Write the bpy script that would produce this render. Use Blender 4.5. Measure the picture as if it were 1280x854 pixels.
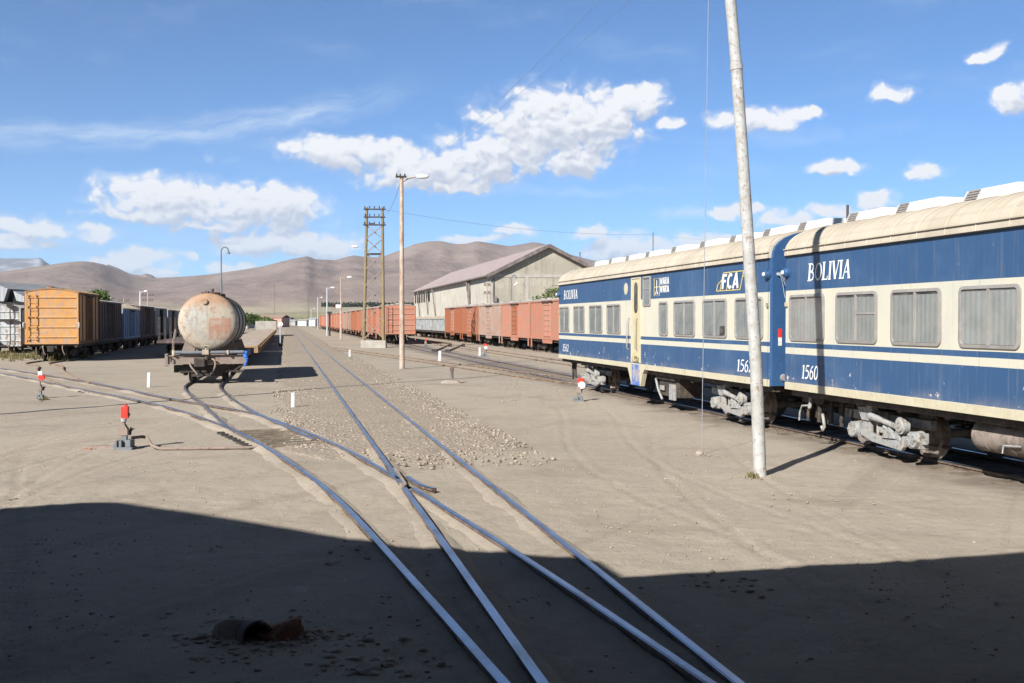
import bpy, bmesh, math, random
import numpy as np
from mathutils import Vector, Matrix, noise as mnoise

random.seed(7)
rng = np.random.default_rng(7)
R = math.radians
PI = math.pi
for _o in list(bpy.data.objects):
    bpy.data.objects.remove(_o)
sc = bpy.context.scene
COL = sc.collection

# ------------------------------------------------------------------ camera, sky, sun, exposure
CAM_Z, F_PX, CX, CY, V_H = 2.13, 1300.0, 640.0, 427.0, 401.0
PITCH = math.atan((CY - V_H) / F_PX)
cam_d = bpy.data.cameras.new('camera')
cam = bpy.data.objects.new('camera', cam_d)
COL.objects.link(cam)
cam.location = (0, 0, CAM_Z)
cam.rotation_euler = (PI / 2 - PITCH, 0, 0)
cam_d.sensor_width = 36.0
cam_d.lens = 36.0 * F_PX / 1280.0
cam_d.clip_start = 0.1
cam_d.clip_end = 40000
sc.camera = cam

SUN_AZ, SUN_EL = R(33.5), R(32.5)          # shadows run to the right of +Y by SUN_AZ
sun_d = bpy.data.lights.new('sun', 'SUN')
sun_d.energy = 5.0
sun_d.angle = R(0.53)
sun_d.color = (1.0, 0.975, 0.93)
sun = bpy.data.objects.new('sun', sun_d)
COL.objects.link(sun)
sun.rotation_euler = (PI / 2 - SUN_EL, 0, -SUN_AZ)
sun.location = (-20, -30, 40)

sc.view_settings.view_transform = 'Standard'
sc.view_settings.look = 'None'
sc.view_settings.gamma = 1.0
sc.view_settings.use_curve_mapping = False
EXPOSURE = 0.94
sc.view_settings.exposure = EXPOSURE

world = bpy.data.worlds.new('World')
sc.world = world
world.use_nodes = True


class NT:
    """tiny node-graph helper"""
    def __init__(self, tree):
        self.t = tree
        self.n = tree.nodes
        self.l = tree.links

    def node(self, kind, **kw):
        nd = self.n.new(kind)
        for k, v in kw.items():
            setattr(nd, k, v)
        return nd

    def put(self, sock, val):
        if isinstance(val, bpy.types.NodeSocket):
            self.l.new(val, sock)
        elif val is not None:
            if hasattr(sock.default_value, '__len__') and not hasattr(val, '__len__'):
                val = (val,) * len(sock.default_value)
            if hasattr(sock.default_value, '__len__') and len(sock.default_value) == 4 and len(val) == 3:
                val = (*val, 1)
            sock.default_value = val

    def math(self, op, a, b=None, c=None, clamp=False):
        nd = self.node('ShaderNodeMath', operation=op, use_clamp=clamp)
        for i, v in enumerate((a, b, c)):
            if v is not None:
                self.put(nd.inputs[i], v)
        return nd.outputs[0]

    def vmath(self, op, a, b=None, out=0):
        nd = self.node('ShaderNodeVectorMath', operation=op)
        self.put(nd.inputs[0], a)
        if b is not None:
            self.put(nd.inputs[1], b)
        return nd.outputs[out]

    def mix(self, fac, a, b, kind='MIX'):
        nd = self.node('ShaderNodeMix', data_type='RGBA', blend_type=kind)
        self.put(nd.inputs[0], fac)
        self.put(nd.inputs[6], a)
        self.put(nd.inputs[7], b)
        return nd.outputs[2]

    def noise(self, vec, scale, detail=4, rough=0.55, dist=0.0):
        nd = self.node('ShaderNodeTexNoise')
        self.put(nd.inputs['Vector'], vec)
        nd.inputs['Scale'].default_value = scale
        nd.inputs['Detail'].default_value = detail
        nd.inputs['Roughness'].default_value = rough
        nd.inputs['Distortion'].default_value = dist
        return nd.outputs[0]

    def ramp(self, fac, lo, hi, smooth=True):
        nd = self.node('ShaderNodeMapRange')
        nd.interpolation_type = 'SMOOTHSTEP' if smooth else 'LINEAR'
        self.put(nd.inputs[0], fac)
        self.put(nd.inputs[1], lo)
        self.put(nd.inputs[2], hi)
        return nd.outputs[0]

    def xyz(self, vec):
        nd = self.node('ShaderNodeSeparateXYZ')
        self.put(nd.inputs[0], vec)
        return nd.outputs

    def comb(self, x, y, z):
        nd = self.node('ShaderNodeCombineXYZ')
        for i, v in enumerate((x, y, z)):
            self.put(nd.inputs[i], v)
        return nd.outputs[0]


# ---- sky with fair-weather cumulus; positions are bearings and heights above the horizon
def build_world():
    g = NT(world.node_tree)
    g.n.clear()
    out = g.node('ShaderNodeOutputWorld')
    bg = g.node('ShaderNodeBackground')
    bg.inputs[1].default_value = 0.058
    sky = g.node('ShaderNodeTexSky')
    sky.sky_type = 'NISHITA'
    sky.sun_disc = False
    sky.sun_elevation = SUN_EL
    sky.sun_rotation = PI + SUN_AZ
    sky.altitude = 3660
    sky.air_density = 0.9
    sky.dust_density = 0.0
    sky.ozone_density = 1.5
    tc = g.node('ShaderNodeTexCoord')
    d = tc.outputs['Generated']
    s = g.xyz(d)
    az = g.math('ARCTAN2', s[0], s[1])
    el = g.math('ARCSINE', s[2])
    pos = g.comb(az, el, 0.0)
    # (bearing px, height px, half width, half height) in 1/1300 rad
    C = [
        (690, 160, 92, 46), (640, 190, 100, 26), (745, 152, 60, 38), (792, 130, 34, 20), (715, 200, 46, 20),
        (600, 205, 60, 28), (535, 212, 84, 26), (430, 190, 70, 18), (655, 165, 50, 36), (575, 232, 50, 8),
        (205, 250, 88, 27), (300, 262, 102, 31), (352, 256, 56, 26), (190, 268, 70, 9), (262, 286, 45, 4),
        (335, 306, 62, 18), (402, 308, 52, 19), (290, 336, 34, 9), (235, 322, 12, 6),
        (38, 285, 48, 14), (22, 305, 44, 12), (117, 293, 18, 11), (165, 326, 60, 14), (190, 340, 30, 8),
        (930, 150, 40, 13), (972, 152, 28, 12), (1007, 145, 24, 8), (842, 156, 16, 7),
        (1046, 211, 34, 10), (1155, 214, 26, 11), (1110, 120, 30, 11), (1224, 69, 24, 9), (1268, 125, 28, 19),
        (1092, 252, 30, 11), (800, 312, 72, 20), (880, 303, 44, 13), (985, 276, 40, 14), (915, 266, 36, 8),
        (640, 287, 26, 9), (735, 292, 26, 8), (1040, 262, 24, 8), (590, 300, 40, 6),
        # well outside the picture, for reflections and other viewpoints
        (-300, 250, 130, 40), (-900, 200, 160, 46), (1700, 220, 150, 40), (2300, 160, 170, 50),
        (-1700, 240, 190, 50), (3100, 230, 200, 50)]
    FAINT = [(158, 222, 52, 9, .55), (235, 226, 34, 9, .35), (855, 268, 40, 9, .5), (700, 240, 170, 8, .22),
             (280, 198, 18, 6, .4), (1000, 170, 170, 12, .16), (95, 292, 60, 16, .4)]

    grp = bpy.data.node_groups.new('cloud_field', 'ShaderNodeTree')
    grp.interface.new_socket('Vector', in_out='INPUT', socket_type='NodeSocketVector')
    grp.interface.new_socket('Field', in_out='OUTPUT', socket_type='NodeSocketFloat')
    k = NT(grp)
    gi = k.node('NodeGroupInput')
    go = k.node('NodeGroupOutput')
    acc = None
    for (u, v, rx, ry) in C:
        a = math.atan((u - 640) / 1300) if -640 < u < 1900 else (u - 640) / 1300
        e = math.atan((401 - v) / 1300 * math.cos(a)) if -640 < u < 1900 else (401 - v) / 1300
        ca = math.cos(a) if -640 < u < 1900 else 1
        rx_, ry_ = rx / 1300 * ca * ca * 1.24, ry / 1300 * ca * 1.24
        dv = k.vmath('SUBTRACT', gi.outputs[0], (a, e, 0))
        dv = k.vmath('MULTIPLY', dv, (1 / rx_, 1 / ry_, 0))
        ln = k.vmath('LENGTH', dv, out=1)
        f = k.math('MAXIMUM', k.math('SUBTRACT', 1.0, k.math('MULTIPLY', ln, ln)), -2.0)
        if acc is None:
            acc = f
        else:
            acc = k.math('SMOOTH_MAX', acc, f, 0.30)
    k.put(go.inputs[0], acc)

    def field(vec):
        nd = g.node('ShaderNodeGroup')
        nd.node_tree = grp
        g.put(nd.inputs[0], vec)
        return nd.outputs[0]

    warp = g.node('ShaderNodeTexNoise')
    warp.inputs['Scale'].default_value = 30
    warp.inputs['Detail'].default_value = 4
    g.put(warp.inputs['Vector'], pos)
    wv = g.vmath('SUBTRACT', warp.outputs['Color'], (0.5, 0.5, 0.5))
    wv = g.vmath('MULTIPLY', wv, (0.034, 0.020, 0))
    p1 = g.vmath('ADD', pos, wv)

    def puffs(p):
        """fractal with rounded, cauliflower-like lumps"""
        q = g.vmath('MULTIPLY', p, (1.0, 1.25, 1.0))
        n = g.noise(q, 40, 10, 0.60)
        tot = g.math('MULTIPLY', g.math('SUBTRACT', n, .5), 1.7)
        for sc_, w in ((62, .62), (140, .34)):
            v = g.node('ShaderNodeTexVoronoi')
            v.feature = 'SMOOTH_F1'
            v.inputs['Smoothness'].default_value = .35
            v.inputs['Scale'].default_value = sc_
            g.put(v.inputs['Vector'], q)
            tot = g.math('ADD', tot, g.math('MULTIPLY', g.math('SUBTRACT', .48, v.outputs['Distance']), w * 1.5))
        return tot, n
    pf1, n1 = puffs(p1)
    pf2, _ = puffs(g.vmath('ADD', p1, (-0.0022, 0.0045, 0)))
    f1 = field(p1)
    f2 = field(g.vmath('ADD', p1, (-0.002, 0.012, 0)))
    v1 = g.math('ADD', g.math('MULTIPLY', g.math('SUBTRACT', f1, .12), 1.15), pf1)
    a1 = g.math('MAXIMUM', g.math('POWER', g.ramp(v1, -0.08, 0.52, False), 1.3), g.math('MULTIPLY', g.ramp(v1, -.55, .5), .28))
    # sunlight comes from behind the viewer and above: lumps are white, undersides and the cloud's base grey
    base_ = g.math('MULTIPLY', g.math('SUBTRACT', f2, f1), 2.0)
    lump = g.math('MULTIPLY', g.math('SUBTRACT', pf2, pf1), 1.5)
    core = g.math('MULTIPLY', v1, 0.50)
    lit = g.ramp(g.math('ADD', g.math('ADD', base_, lump), core), 1.25, -0.35)
    white = (9.2, 9.2, 9.3, 1)
    grey = (5.3, 5.75, 6.8, 1)
    ccol = g.mix(lit, grey, white)
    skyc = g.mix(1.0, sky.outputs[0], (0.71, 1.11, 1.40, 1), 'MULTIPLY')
    overhead_dim = g.ramp(el, R(15), R(44))
    skyc = g.mix(overhead_dim, skyc, g.mix(1.0, skyc, (.18, .185, .21, 1), 'MULTIPLY'))  # sky above the view dimmed to lower its fill in the shade
    # thin veils
    acc = None
    for (u, v, rx, ry, s_) in FAINT:
        a = math.atan((u - 640) / 1300)
        e = math.atan((401 - v) / 1300 * math.cos(a))
        dv = g.vmath('MULTIPLY', g.vmath('SUBTRACT', p1, (a, e, 0)), (1300 / rx, 1300 / ry, 0))
        f = g.math('MULTIPLY', g.math('SUBTRACT', 1.15, g.vmath('LENGTH', dv, out=1), clamp=True), s_)
        acc = f if acc is None else g.math('MAXIMUM', acc, f)
    wisp = g.math('MULTIPLY', acc, g.ramp(n1, 0.3, 0.6))
    low = g.ramp(el, .13, .02)
    # long cirrus streak rising to the right
    sx = g.xyz(p1)
    cu, cv, ang = (235 - 640) / 1300, (401 - 163) / 1300, R(8.5)
    cu, cv = math.atan(cu), math.atan(cv * math.cos(math.atan(cu)))
    du = g.math('SUBTRACT', sx[0], cu)
    dv = g.math('SUBTRACT', sx[1], cv)
    al = g.math('ADD', g.math('MULTIPLY', du, math.cos(ang)), g.math('MULTIPLY', dv, math.sin(ang)))
    ac = g.math('SUBTRACT', g.math('MULTIPLY', dv, math.cos(ang)), g.math('MULTIPLY', du, math.sin(ang)))
    bend = g.math('MULTIPLY', g.math('MULTIPLY', al, al), 0.28)
    ac = g.math('SUBTRACT', ac, bend)
    strip = g.math('MULTIPLY', g.ramp(g.math('ABSOLUTE', ac), 0.019, 0.0), g.ramp(g.math('ABSOLUTE', al), 0.25, 0.10))
    fib = g.noise(g.comb(g.math('MULTIPLY', al, 0.16), ac, 0.0), 90, 5, 0.6)
    strip = g.math('MULTIPLY', strip, g.ramp(fib, 0.25, 0.8))
    broad = g.noise(g.vmath('MULTIPLY', p1, (1.0, 3.2, 1)), 7, 5, 0.6)
    veil = g.math('MULTIPLY', g.ramp(broad, 0.50, 0.85), 0.20)
    wisp = g.math('MAXIMUM', wisp, g.math('MULTIPLY', strip, 0.62))
    wisp = g.math('MAXIMUM', wisp, veil)
    up = g.ramp(el, -0.005, 0.01)
    wisp = g.math('MULTIPLY', wisp, up)
    alpha = g.math('MULTIPLY', g.math('MULTIPLY', a1, g.math('SUBTRACT', .96, g.math('MULTIPLY', low, .25))), up)
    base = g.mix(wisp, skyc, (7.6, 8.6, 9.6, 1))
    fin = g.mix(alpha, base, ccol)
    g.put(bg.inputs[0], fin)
    g.l.new(bg.outputs[0], out.inputs[0])


build_world()

# ------------------------------------------------------------------ measuring helpers
_fw = Vector((0, math.cos(PITCH), -math.sin(PITCH)))
_up = Vector((0, math.sin(PITCH), math.cos(PITCH)))
TH = math.atan((640 - 357) / F_PX)
DV = Vector((-math.sin(TH), math.cos(TH), 0))     # along the yard, away from the shed
NV = Vector((math.cos(TH), math.sin(TH), 0))      # across the yard, to the right
ROTZ = math.atan2(DV.y, DV.x)                     # rolling stock: local x = away, local y = left


def ray(u, v):
    return Vector(((u - CX) / F_PX, 0, 0)) + _up * ((CY - v) / F_PX) + _fw


GZ = .045      # the dirt lies this high: rails stand in it almost to their heads


def gp(u, v, z=GZ):
    d = ray(u, v)
    k = (z - CAM_Z) / d.z
    return Vector((d.x * k, d.y * k, z))


def ap(u, v, y):
    d = ray(u, v)
    k = y / d.y
    return Vector((d.x * k, y, CAM_Z + d.z * k))


def yard(l, t, z=0.0):
    p = NV * l + DV * t
    return Vector((p.x, p.y, z))


def t_of(u, l):
    """distance along the yard of image column u on the line at offset l"""
    k = (u - CX) / F_PX
    return l * (NV.x - k * NV.y) / (k * DV.y - DV.x)


def z_at(u, v, l):
    p = yard(l, t_of(u, l))
    return ap(u, v, p.y).z


# ------------------------------------------------------------------ mesh helpers
class MB:
    def __init__(self):
        self.v, self.f, self.m = [], [], []
        self.cur = 0

    def add(self, verts, faces):
        b = len(self.v)
        self.v.extend([tuple(p) for p in verts])
        for f in faces:
            self.f.append(tuple(i + b for i in f))
            self.m.append(self.cur)
        return self

    def box(self, c, s, rz=0.0, rx=0.0, ry=0.0):
        x, y, z = s[0] / 2, s[1] / 2, s[2] / 2
        vs = [Vector(p) for p in ((-x, -y, -z), (x, -y, -z), (x, y, -z), (-x, y, -z), (-x, -y, z), (x, -y, z), (x, y, z), (-x, y, z))]
        if rz or rx or ry:
            m = Matrix.Rotation(rz, 3, 'Z') @ Matrix.Rotation(ry, 3, 'Y') @ Matrix.Rotation(rx, 3, 'X')
            vs = [m @ p for p in vs]
        c = Vector(c)
        return self.add([p + c for p in vs], [(0, 3, 2, 1), (4, 5, 6, 7), (0, 1, 5, 4), (1, 2, 6, 5), (2, 3, 7, 6), (3, 0, 4, 7)])

    def b2(self, x0, x1, y0, y1, z0, z1):
        return self.box(((x0 + x1) / 2, (y0 + y1) / 2, (z0 + z1) / 2), (abs(x1 - x0), abs(y1 - y0), abs(z1 - z0)))

    def bar(self, p0, p1, w, h, up=(0, 0, 1)):
        p0, p1 = Vector(p0), Vector(p1)
        d = (p1 - p0).normalized()
        upv = Vector(up)
        if abs(d.dot(upv)) > .98:
            upv = Vector((1, 0, 0))
        s = d.cross(upv).normalized()
        q = s.cross(d)
        vs = []
        for p in (p0, p1):
            for a, b in ((-1, -1), (1, -1), (1, 1), (-1, 1)):
                vs.append(p + s * (a * w / 2) + q * (b * h / 2))
        return self.add(vs, [(0, 1, 2, 3), (7, 6, 5, 4), (0, 4, 5, 1), (1, 5, 6, 2), (2, 6, 7, 3), (3, 7, 4, 0)])

    def cyl(self, p0, p1, r0, r1=None, n=12, caps=True):
        if r1 is None:
            r1 = r0
        p0, p1 = Vector(p0), Vector(p1)
        d = (p1 - p0).normalized()
        a = Vector((0, 0, 1)) if abs(d.z) < .9 else Vector((1, 0, 0))
        s = d.cross(a).normalized()
        q = s.cross(d)
        vs = []
        for p, r in ((p0, r0), (p1, r1)):
            for i in range(n):
                t = 2 * PI * i / n
                vs.append(p + s * (math.cos(t) * r) + q * (math.sin(t) * r))
        fs = [(i, i + n, (i + 1) % n + n, (i + 1) % n) for i in range(n)]
        if caps:
            fs.append(tuple(range(n)))
            fs.append(tuple(range(2 * n - 1, n - 1, -1)))
        return self.add(vs, fs)

    def tube(self, pts, r, n=8):
        pts = [Vector(p) for p in pts]
        rs = r if hasattr(r, '__len__') else [r] * len(pts)
        vs, fs = [], []
        prev = None
        for i, p in enumerate(pts):
            d = (pts[min(i + 1, len(pts) - 1)] - pts[max(i - 1, 0)]).normalized()
            if prev is None:
                a = Vector((0, 0, 1)) if abs(d.z) < .9 else Vector((1, 0, 0))
                s = d.cross(a).normalized()
            else:
                s = (prev - d * prev.dot(d)).normalized()
            prev = s
            q = s.cross(d)
            for k in range(n):
                t = 2 * PI * k / n
                vs.append(p + s * (math.cos(t) * rs[i]) + q * (math.sin(t) * rs[i]))
        for i in range(len(pts) - 1):
            for k in range(n):
                a, b = i * n + k, i * n + (k + 1) % n
                fs.append((a, a + n, b + n, b))
        fs.append(tuple(range(n)))
        fs.append(tuple(range((len(pts)) * n - 1, (len(pts) - 1) * n - 1, -1)))
        return self.add(vs, fs)

    def prism(self, prof, x0, x1, ax='x'):
        """profile of 2-D points extruded along an axis; prof is (a,b): for x: (y,z); for y: (x,z); for z: (x,y)"""
        def P(a, b, t):
            return {'x': (t, a, b), 'y': (a, t, b), 'z': (a, b, t)}[ax]
        n = len(prof)
        vs = [P(a, b, x0) for a, b in prof] + [P(a, b, x1) for a, b in prof]
        fs = [(i, (i + 1) % n, (i + 1) % n + n, i + n) for i in range(n)]
        fs.append(tuple(range(n - 1, -1, -1)))
        fs.append(tuple(range(n, 2 * n)))
        return self.add(vs, fs)

    def sphere(self, c, r, nu=14, nv=8, sx=1, sy=1, sz=1):
        c = Vector(c)
        vs = [c + Vector((0, 0, r * sz))]
        for j in range(1, nv):
            ph = PI * j / nv
            for i in range(nu):
                t = 2 * PI * i / nu
                vs.append(c + Vector((r * sx * math.sin(ph) * math.cos(t), r * sy * math.sin(ph) * math.sin(t), r * sz * math.cos(ph))))
        vs.append(c - Vector((0, 0, r * sz)))
        fs = [(0, 1 + i, 1 + (i + 1) % nu) for i in range(nu)]
        for j in range(nv - 2):
            for i in range(nu):
                a, b = 1 + j * nu + i, 1 + j * nu + (i + 1) % nu
                fs.append((a, a + nu, b + nu, b))
        L = len(vs) - 1
        o = 1 + (nv - 2) * nu
        fs += [(L, o + (i + 1) % nu, o + i) for i in range(nu)]
        return self.add(vs, fs)

    def build(self, name, mats, parent=None, smooth=None, bevel=0.0):
        if not isinstance(mats, (list, tuple)):
            mats = [mats]
        me = bpy.data.meshes.new(name)
        me.from_pydata(self.v, [], self.f)
        for m in mats:
            me.materials.append(m)
        if len(mats) > 1:
            me.polygons.foreach_set('material_index', self.m)
        bm = bmesh.new()
        bm.from_mesh(me)
        bmesh.ops.recalc_face_normals(bm, faces=bm.faces)
        if bevel:
            ed = [e for e in bm.edges if len(e.link_faces) == 2 and e.calc_face_angle(0) > R(35)]
            bmesh.ops.bevel(bm, geom=ed, offset=bevel, segments=2, affect='EDGES', profile=.6, clamp_overlap=True)
        bm.to_mesh(me)
        bm.free()
        if smooth is not None:
            me.shade_smooth()
            me.set_sharp_from_angle(angle=R(smooth))
        ob = bpy.data.objects.new(name, me)
        COL.objects.link(ob)
        if parent is not None:
            ob.parent = parent
        return ob


def tag(o, label=None, cat=None, group=None, kind=None):
    if label:
        o['label'] = label
    if cat:
        o['category'] = cat
    if group:
        o['group'] = group
    if kind:
        o['kind'] = kind
    return o


def thing(name, label, cat, loc=(0, 0, 0), rz=0.0, group=None):
    o = bpy.data.objects.new(name, None)
    o.empty_display_size = .3
    COL.objects.link(o)
    o.location = loc
    o.rotation_euler = (0, 0, rz)
    return tag(o, label, cat, group)


def copy_tree(o, parent=None):
    c = o.copy()
    COL.objects.link(c)
    if parent is not None:
        c.parent = parent
    for ch in list(o.children):
        copy_tree(ch, c)
    return c


def fast_mesh(name, V, Fq, mat, kind=None, smooth=False):
    """numpy mesh: V (n,3), Fq (m,k)"""
    me = bpy.data.meshes.new(name)
    V = np.asarray(V, dtype=np.float32)
    Fq = np.asarray(Fq, dtype=np.int32)
    k = Fq.shape[1]
    me.vertices.add(len(V))
    me.vertices.foreach_set('co', V.ravel())
    me.loops.add(Fq.size)
    me.loops.foreach_set('vertex_index', Fq.ravel())
    me.polygons.add(len(Fq))
    me.polygons.foreach_set('loop_start', np.arange(0, Fq.size, k, dtype=np.int32))
    me.update(calc_edges=True)
    me.validate()
    me.materials.append(mat)
    if smooth:
        me.shade_smooth()
    ob = bpy.data.objects.new(name, me)
    COL.objects.link(ob)
    if kind:
        ob['kind'] = kind
    return ob


# ------------------------------------------------------------------ materials
def new_mat(name):
    m = bpy.data.materials.new(name)
    m.use_nodes = True
    g = NT(m.node_tree)
    g.n.clear()
    o = g.node('ShaderNodeOutputMaterial')
    b = g.node('ShaderNodeBsdfPrincipled')
    g.l.new(b.outputs[0], o.inputs[0])
    return m, g, b, o


def coords(g, world_space=False, rnd=True):
    if world_space:
        return g.node('ShaderNodeNewGeometry').outputs['Position']
    v = g.node('ShaderNodeTexCoord').outputs['Object']
    if rnd:
        r = g.node('ShaderNodeObjectInfo').outputs['Random']
        v = g.vmath('ADD', v, g.comb(g.math('MULTIPLY', r, 37.0), g.math('MULTIPLY', r, 11.0), g.math('MULTIPLY', r, 5.0)))
    return v


def bump(g, b, h, strength=.3, dist=.01):
    nd = g.node('ShaderNodeBump')
    nd.inputs['Strength'].default_value = strength
    nd.inputs['Distance'].default_value = dist
    g.put(nd.inputs['Height'], h)
    g.l.new(nd.outputs[0], b.inputs['Normal'])


def weathered(name, c1, c2, c3=None, scale=2.0, lo=.42, hi=.62, streak=.35, rough=.75, metal=0.0, bmp=.25, spec=.3, tint=0.0, rust_cut=.58):
    """c1 main colour, c2 worn colour in cloudy patches, c3 rust or dirt in vertical streaks and flecks"""
    m, g, b, o = new_mat(name)
    p = coords(g)
    n = g.noise(p, scale, 6, .6)
    col = g.mix(g.ramp(n, lo, hi), c1, c2)
    fine = g.noise(p, scale * 9, 5, .65)
    col = g.mix(g.math('MULTIPLY', g.ramp(fine, .35, .75), .35), col, tuple(x * .62 for x in c1[:3]) + (1,))
    if c3:
        st = g.noise(g.vmath('MULTIPLY', p, (6, 6, .55)), scale * .9, 6, .65)
        sp = g.noise(p, scale * 3.1, 7, .7, .6)
        k = g.math('ADD', g.math('MULTIPLY', st, streak), g.math('MULTIPLY', sp, 1 - streak))
        col = g.mix(g.ramp(k, rust_cut - .06, rust_cut + .07), col, c3)
    if tint:
        r = g.node('ShaderNodeObjectInfo').outputs['Random']
        hs = g.node('ShaderNodeHueSaturation')
        g.put(hs.inputs['Color'], col)
        g.put(hs.inputs['Value'], g.math('ADD', g.math('MULTIPLY', r, tint), 1 - tint * .55))
        g.put(hs.inputs['Saturation'], g.math('SUBTRACT', 1.05, g.math('MULTIPLY', r, tint * .7)))
        col = hs.outputs[0]
    g.put(b.inputs['Base Color'], col)
    b.inputs['Roughness'].default_value = rough
    b.inputs['Metallic'].default_value = metal
    b.inputs['Specular IOR Level'].default_value = spec
    if bmp:
        bump(g, b, g.math('ADD', fine, n), bmp, .012)
    return m


def plain(name, c, rough=.7, metal=0.0, spec=.4, var=.25, scale=14):
    m, g, b, o = new_mat(name)
    n = g.noise(coords(g), scale, 5, .6)
    g.put(b.inputs['Base Color'], g.mix(g.ramp(n, .3, .75), c, tuple(x * (1 - var) for x in c[:3])))
    b.inputs['Roughness'].default_value = rough
    b.inputs['Metallic'].default_value = metal
    b.inputs['Specular IOR Level'].default_value = spec
    return m


MT = {}
MT['blackiron'] = weathered('black_iron', (.030, .027, .025), (.06, .05, .042), (.10, .065, .045), 4, rough=.8)
MT['underframe'] = weathered('underframe_grime', (.045, .038, .033), (.085, .07, .058), (.13, .085, .06), 3, rough=.9)
MT['bogie_grey'] = weathered('dusty_grey_paint', (.29, .295, .29), (.34, .315, .275), (.12, .10, .08), 4, rough=.8, rust_cut=.555)
MT['dusty_wheel'] = weathered('dusty_wheel', (.26, .215, .18), (.12, .095, .08), None, 4, rough=.85)
MT['steel'] = plain('worn_steel', (.45, .45, .46), .32, 1.0)
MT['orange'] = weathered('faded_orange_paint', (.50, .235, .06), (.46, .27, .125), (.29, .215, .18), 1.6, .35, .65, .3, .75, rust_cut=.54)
MT['orange_shaded'] = weathered('shaded_orange_side', (.17, .085, .03), (.15, .09, .05), (.09, .06, .045), 1.6, .4, .7, .3, .8, rust_cut=.53)  # orange darkened for the side in shade; shade and dirt share this colour
MT['salmon'] = weathered('faded_salmon_paint', (.41, .118, .046), (.37, .15, .08), (.27, .165, .12), 1.2, .3, .7, .45, .8, tint=.35, rust_cut=.535)
MT['salmon_grey'] = weathered('faded_grey_pink_paint', (.32, .205, .155), (.36, .265, .215), (.33, .15, .085), 1.2, .35, .7, .35, .85, tint=.25, rust_cut=.56)
MT['rust_dark'] = weathered('dark_rusty_boards', (.085, .060, .052), (.13, .095, .085), (.20, .17, .15), 2.2, .35, .7, .7, .9, rust_cut=.56)
MT['blue_old'] = weathered('old_light_blue_paint', (.17, .25, .37), (.24, .31, .40), (.16, .11, .08), 1.6, .35, .7, .5, .8, rust_cut=.57)
MT['white_old'] = weathered('old_white_paint', (.44, .455, .45), (.35, .36, .35), (.24, .155, .09), 1.5, .4, .65, .5, .8, rust_cut=.53)
MT['grey_old'] = weathered('old_grey_paint', (.36, .38, .38), (.27, .28, .28), (.18, .11, .07), 1.5, .4, .65, .5, .8, rust_cut=.56)
MT['tan_roof'] = weathered('dusty_tan_roof', (.45, .38, .28), (.36, .30, .23), (.25, .17, .11), 1.3, rough=.85)
MT['roof_orange'] = weathered('rust_roof', (.30, .17, .10), (.38, .25, .13), (.20, .12, .08), 1.5, rough=.85)
MT['roof_grey'] = weathered('grey_dust_roof', (.40, .37, .34), (.30, .27, .25), (.20, .14, .10), 1.3, rough=.85)
MT['wood_deck'] = weathered('grey_deck_boards', (.36, .31, .26), (.27, .23, .20), (.20, .14, .10), 2.5, rough=.9)
MT['rust_orange'] = weathered('flat_wagon_rust', (.36, .215, .105), (.30, .20, .12), (.17, .11, .08), 2.0, rough=.85)
MT['beam_brown'] = weathered('dusty_brown_beam', (.26, .20, .165), (.21, .165, .14), (.15, .10, .075), 3, rough=.85)
MT['concrete'] = weathered('old_concrete', (.40, .37, .32), (.33, .30, .255), (.25, .22, .19), 1.6, rough=.92, bmp=.35)
MT['stone'] = weathered('dusty_stone', (.33, .28, .235), (.25, .21, .18), None, 6, rough=.95, bmp=.5)
MT['wood_pole'] = weathered('weathered_wood_pole', (.38, .27, .20), (.48, .40, .33), (.22, .13, .08), 3, .35, .65, .8, .9, rust_cut=.56)
MT['tower_pole'] = weathered('yellowed_steel_pole', (.25, .19, .085), (.20, .155, .085), (.12, .085, .055), 3, .35, .65, .6, .85, rust_cut=.57)
MT['white_pole'] = weathered('peeling_white_paint', (.42, .42, .405), (.33, .325, .30), (.22, .13, .08), 5.5, .35, .7, .30, .65, rust_cut=.572, bmp=.4)
MT['white_paint'] = plain('white_paint', (.64, .64, .62), .6, var=.3, scale=9)
MT['galv'] = plain('galvanised_steel', (.50, .52, .54), .5, .3)
MT['red_paint'] = plain('red_paint', (.70, .035, .020), .5, var=.3)
MT['grey_paint'] = plain('grey_blue_paint', (.15, .165, .18), .7)
MT['wire'] = plain('wire', (.26, .28, .31), .6)
MT['rope'] = plain('light_cable', (.40, .42, .45), .6)
MT['tarp_blue'] = plain('blue_cloth', (.03, .16, .62), .7)
MT['lamp_glass'] = plain('lamp_glass', (.78, .79, .78), .25)
MT['dark'] = plain('dark_gap', (.012, .012, .013), .9)
MT['gold'] = plain('gold_paint', (.62, .50, .16), .6)
MT['letter_white'] = weathered('white_lettering', (.72, .72, .70), (.66, .66, .64), (.10, .17, .28), 7, .4, .7, .2, .6, bmp=0, rust_cut=.66)
MT['teal'] = plain('teal_rag', (.02, .16, .14), .8)
MT['brick'] = weathered('broken_brick', (.28, .13, .08), (.22, .11, .07), (.30, .24, .19), 6, rough=.95)
MT['adobe'] = weathered('pale_adobe', (.50, .44, .36), (.42, .36, .29), None, 1.0, rough=.95)
MT['pink_wall'] = weathered('pink_brick_wall', (.52, .30, .24), (.44, .27, .22), None, .6, rough=.95)


def mat_rail():
    m, g, b, o = new_mat('rail_head_polished')
    p = coords(g, True)
    n = g.noise(p, 2.5, 8, .6)
    g.put(b.inputs['Base Color'], g.mix(g.ramp(n, .42, .75), (.42, .46, .53, 1), (.30, .275, .26, 1)))
    g.put(b.inputs['Metallic'], 1.0)
    g.put(b.inputs['Roughness'], g.math('ADD', g.math('MULTIPLY', n, .15), .22))
    return m


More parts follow.
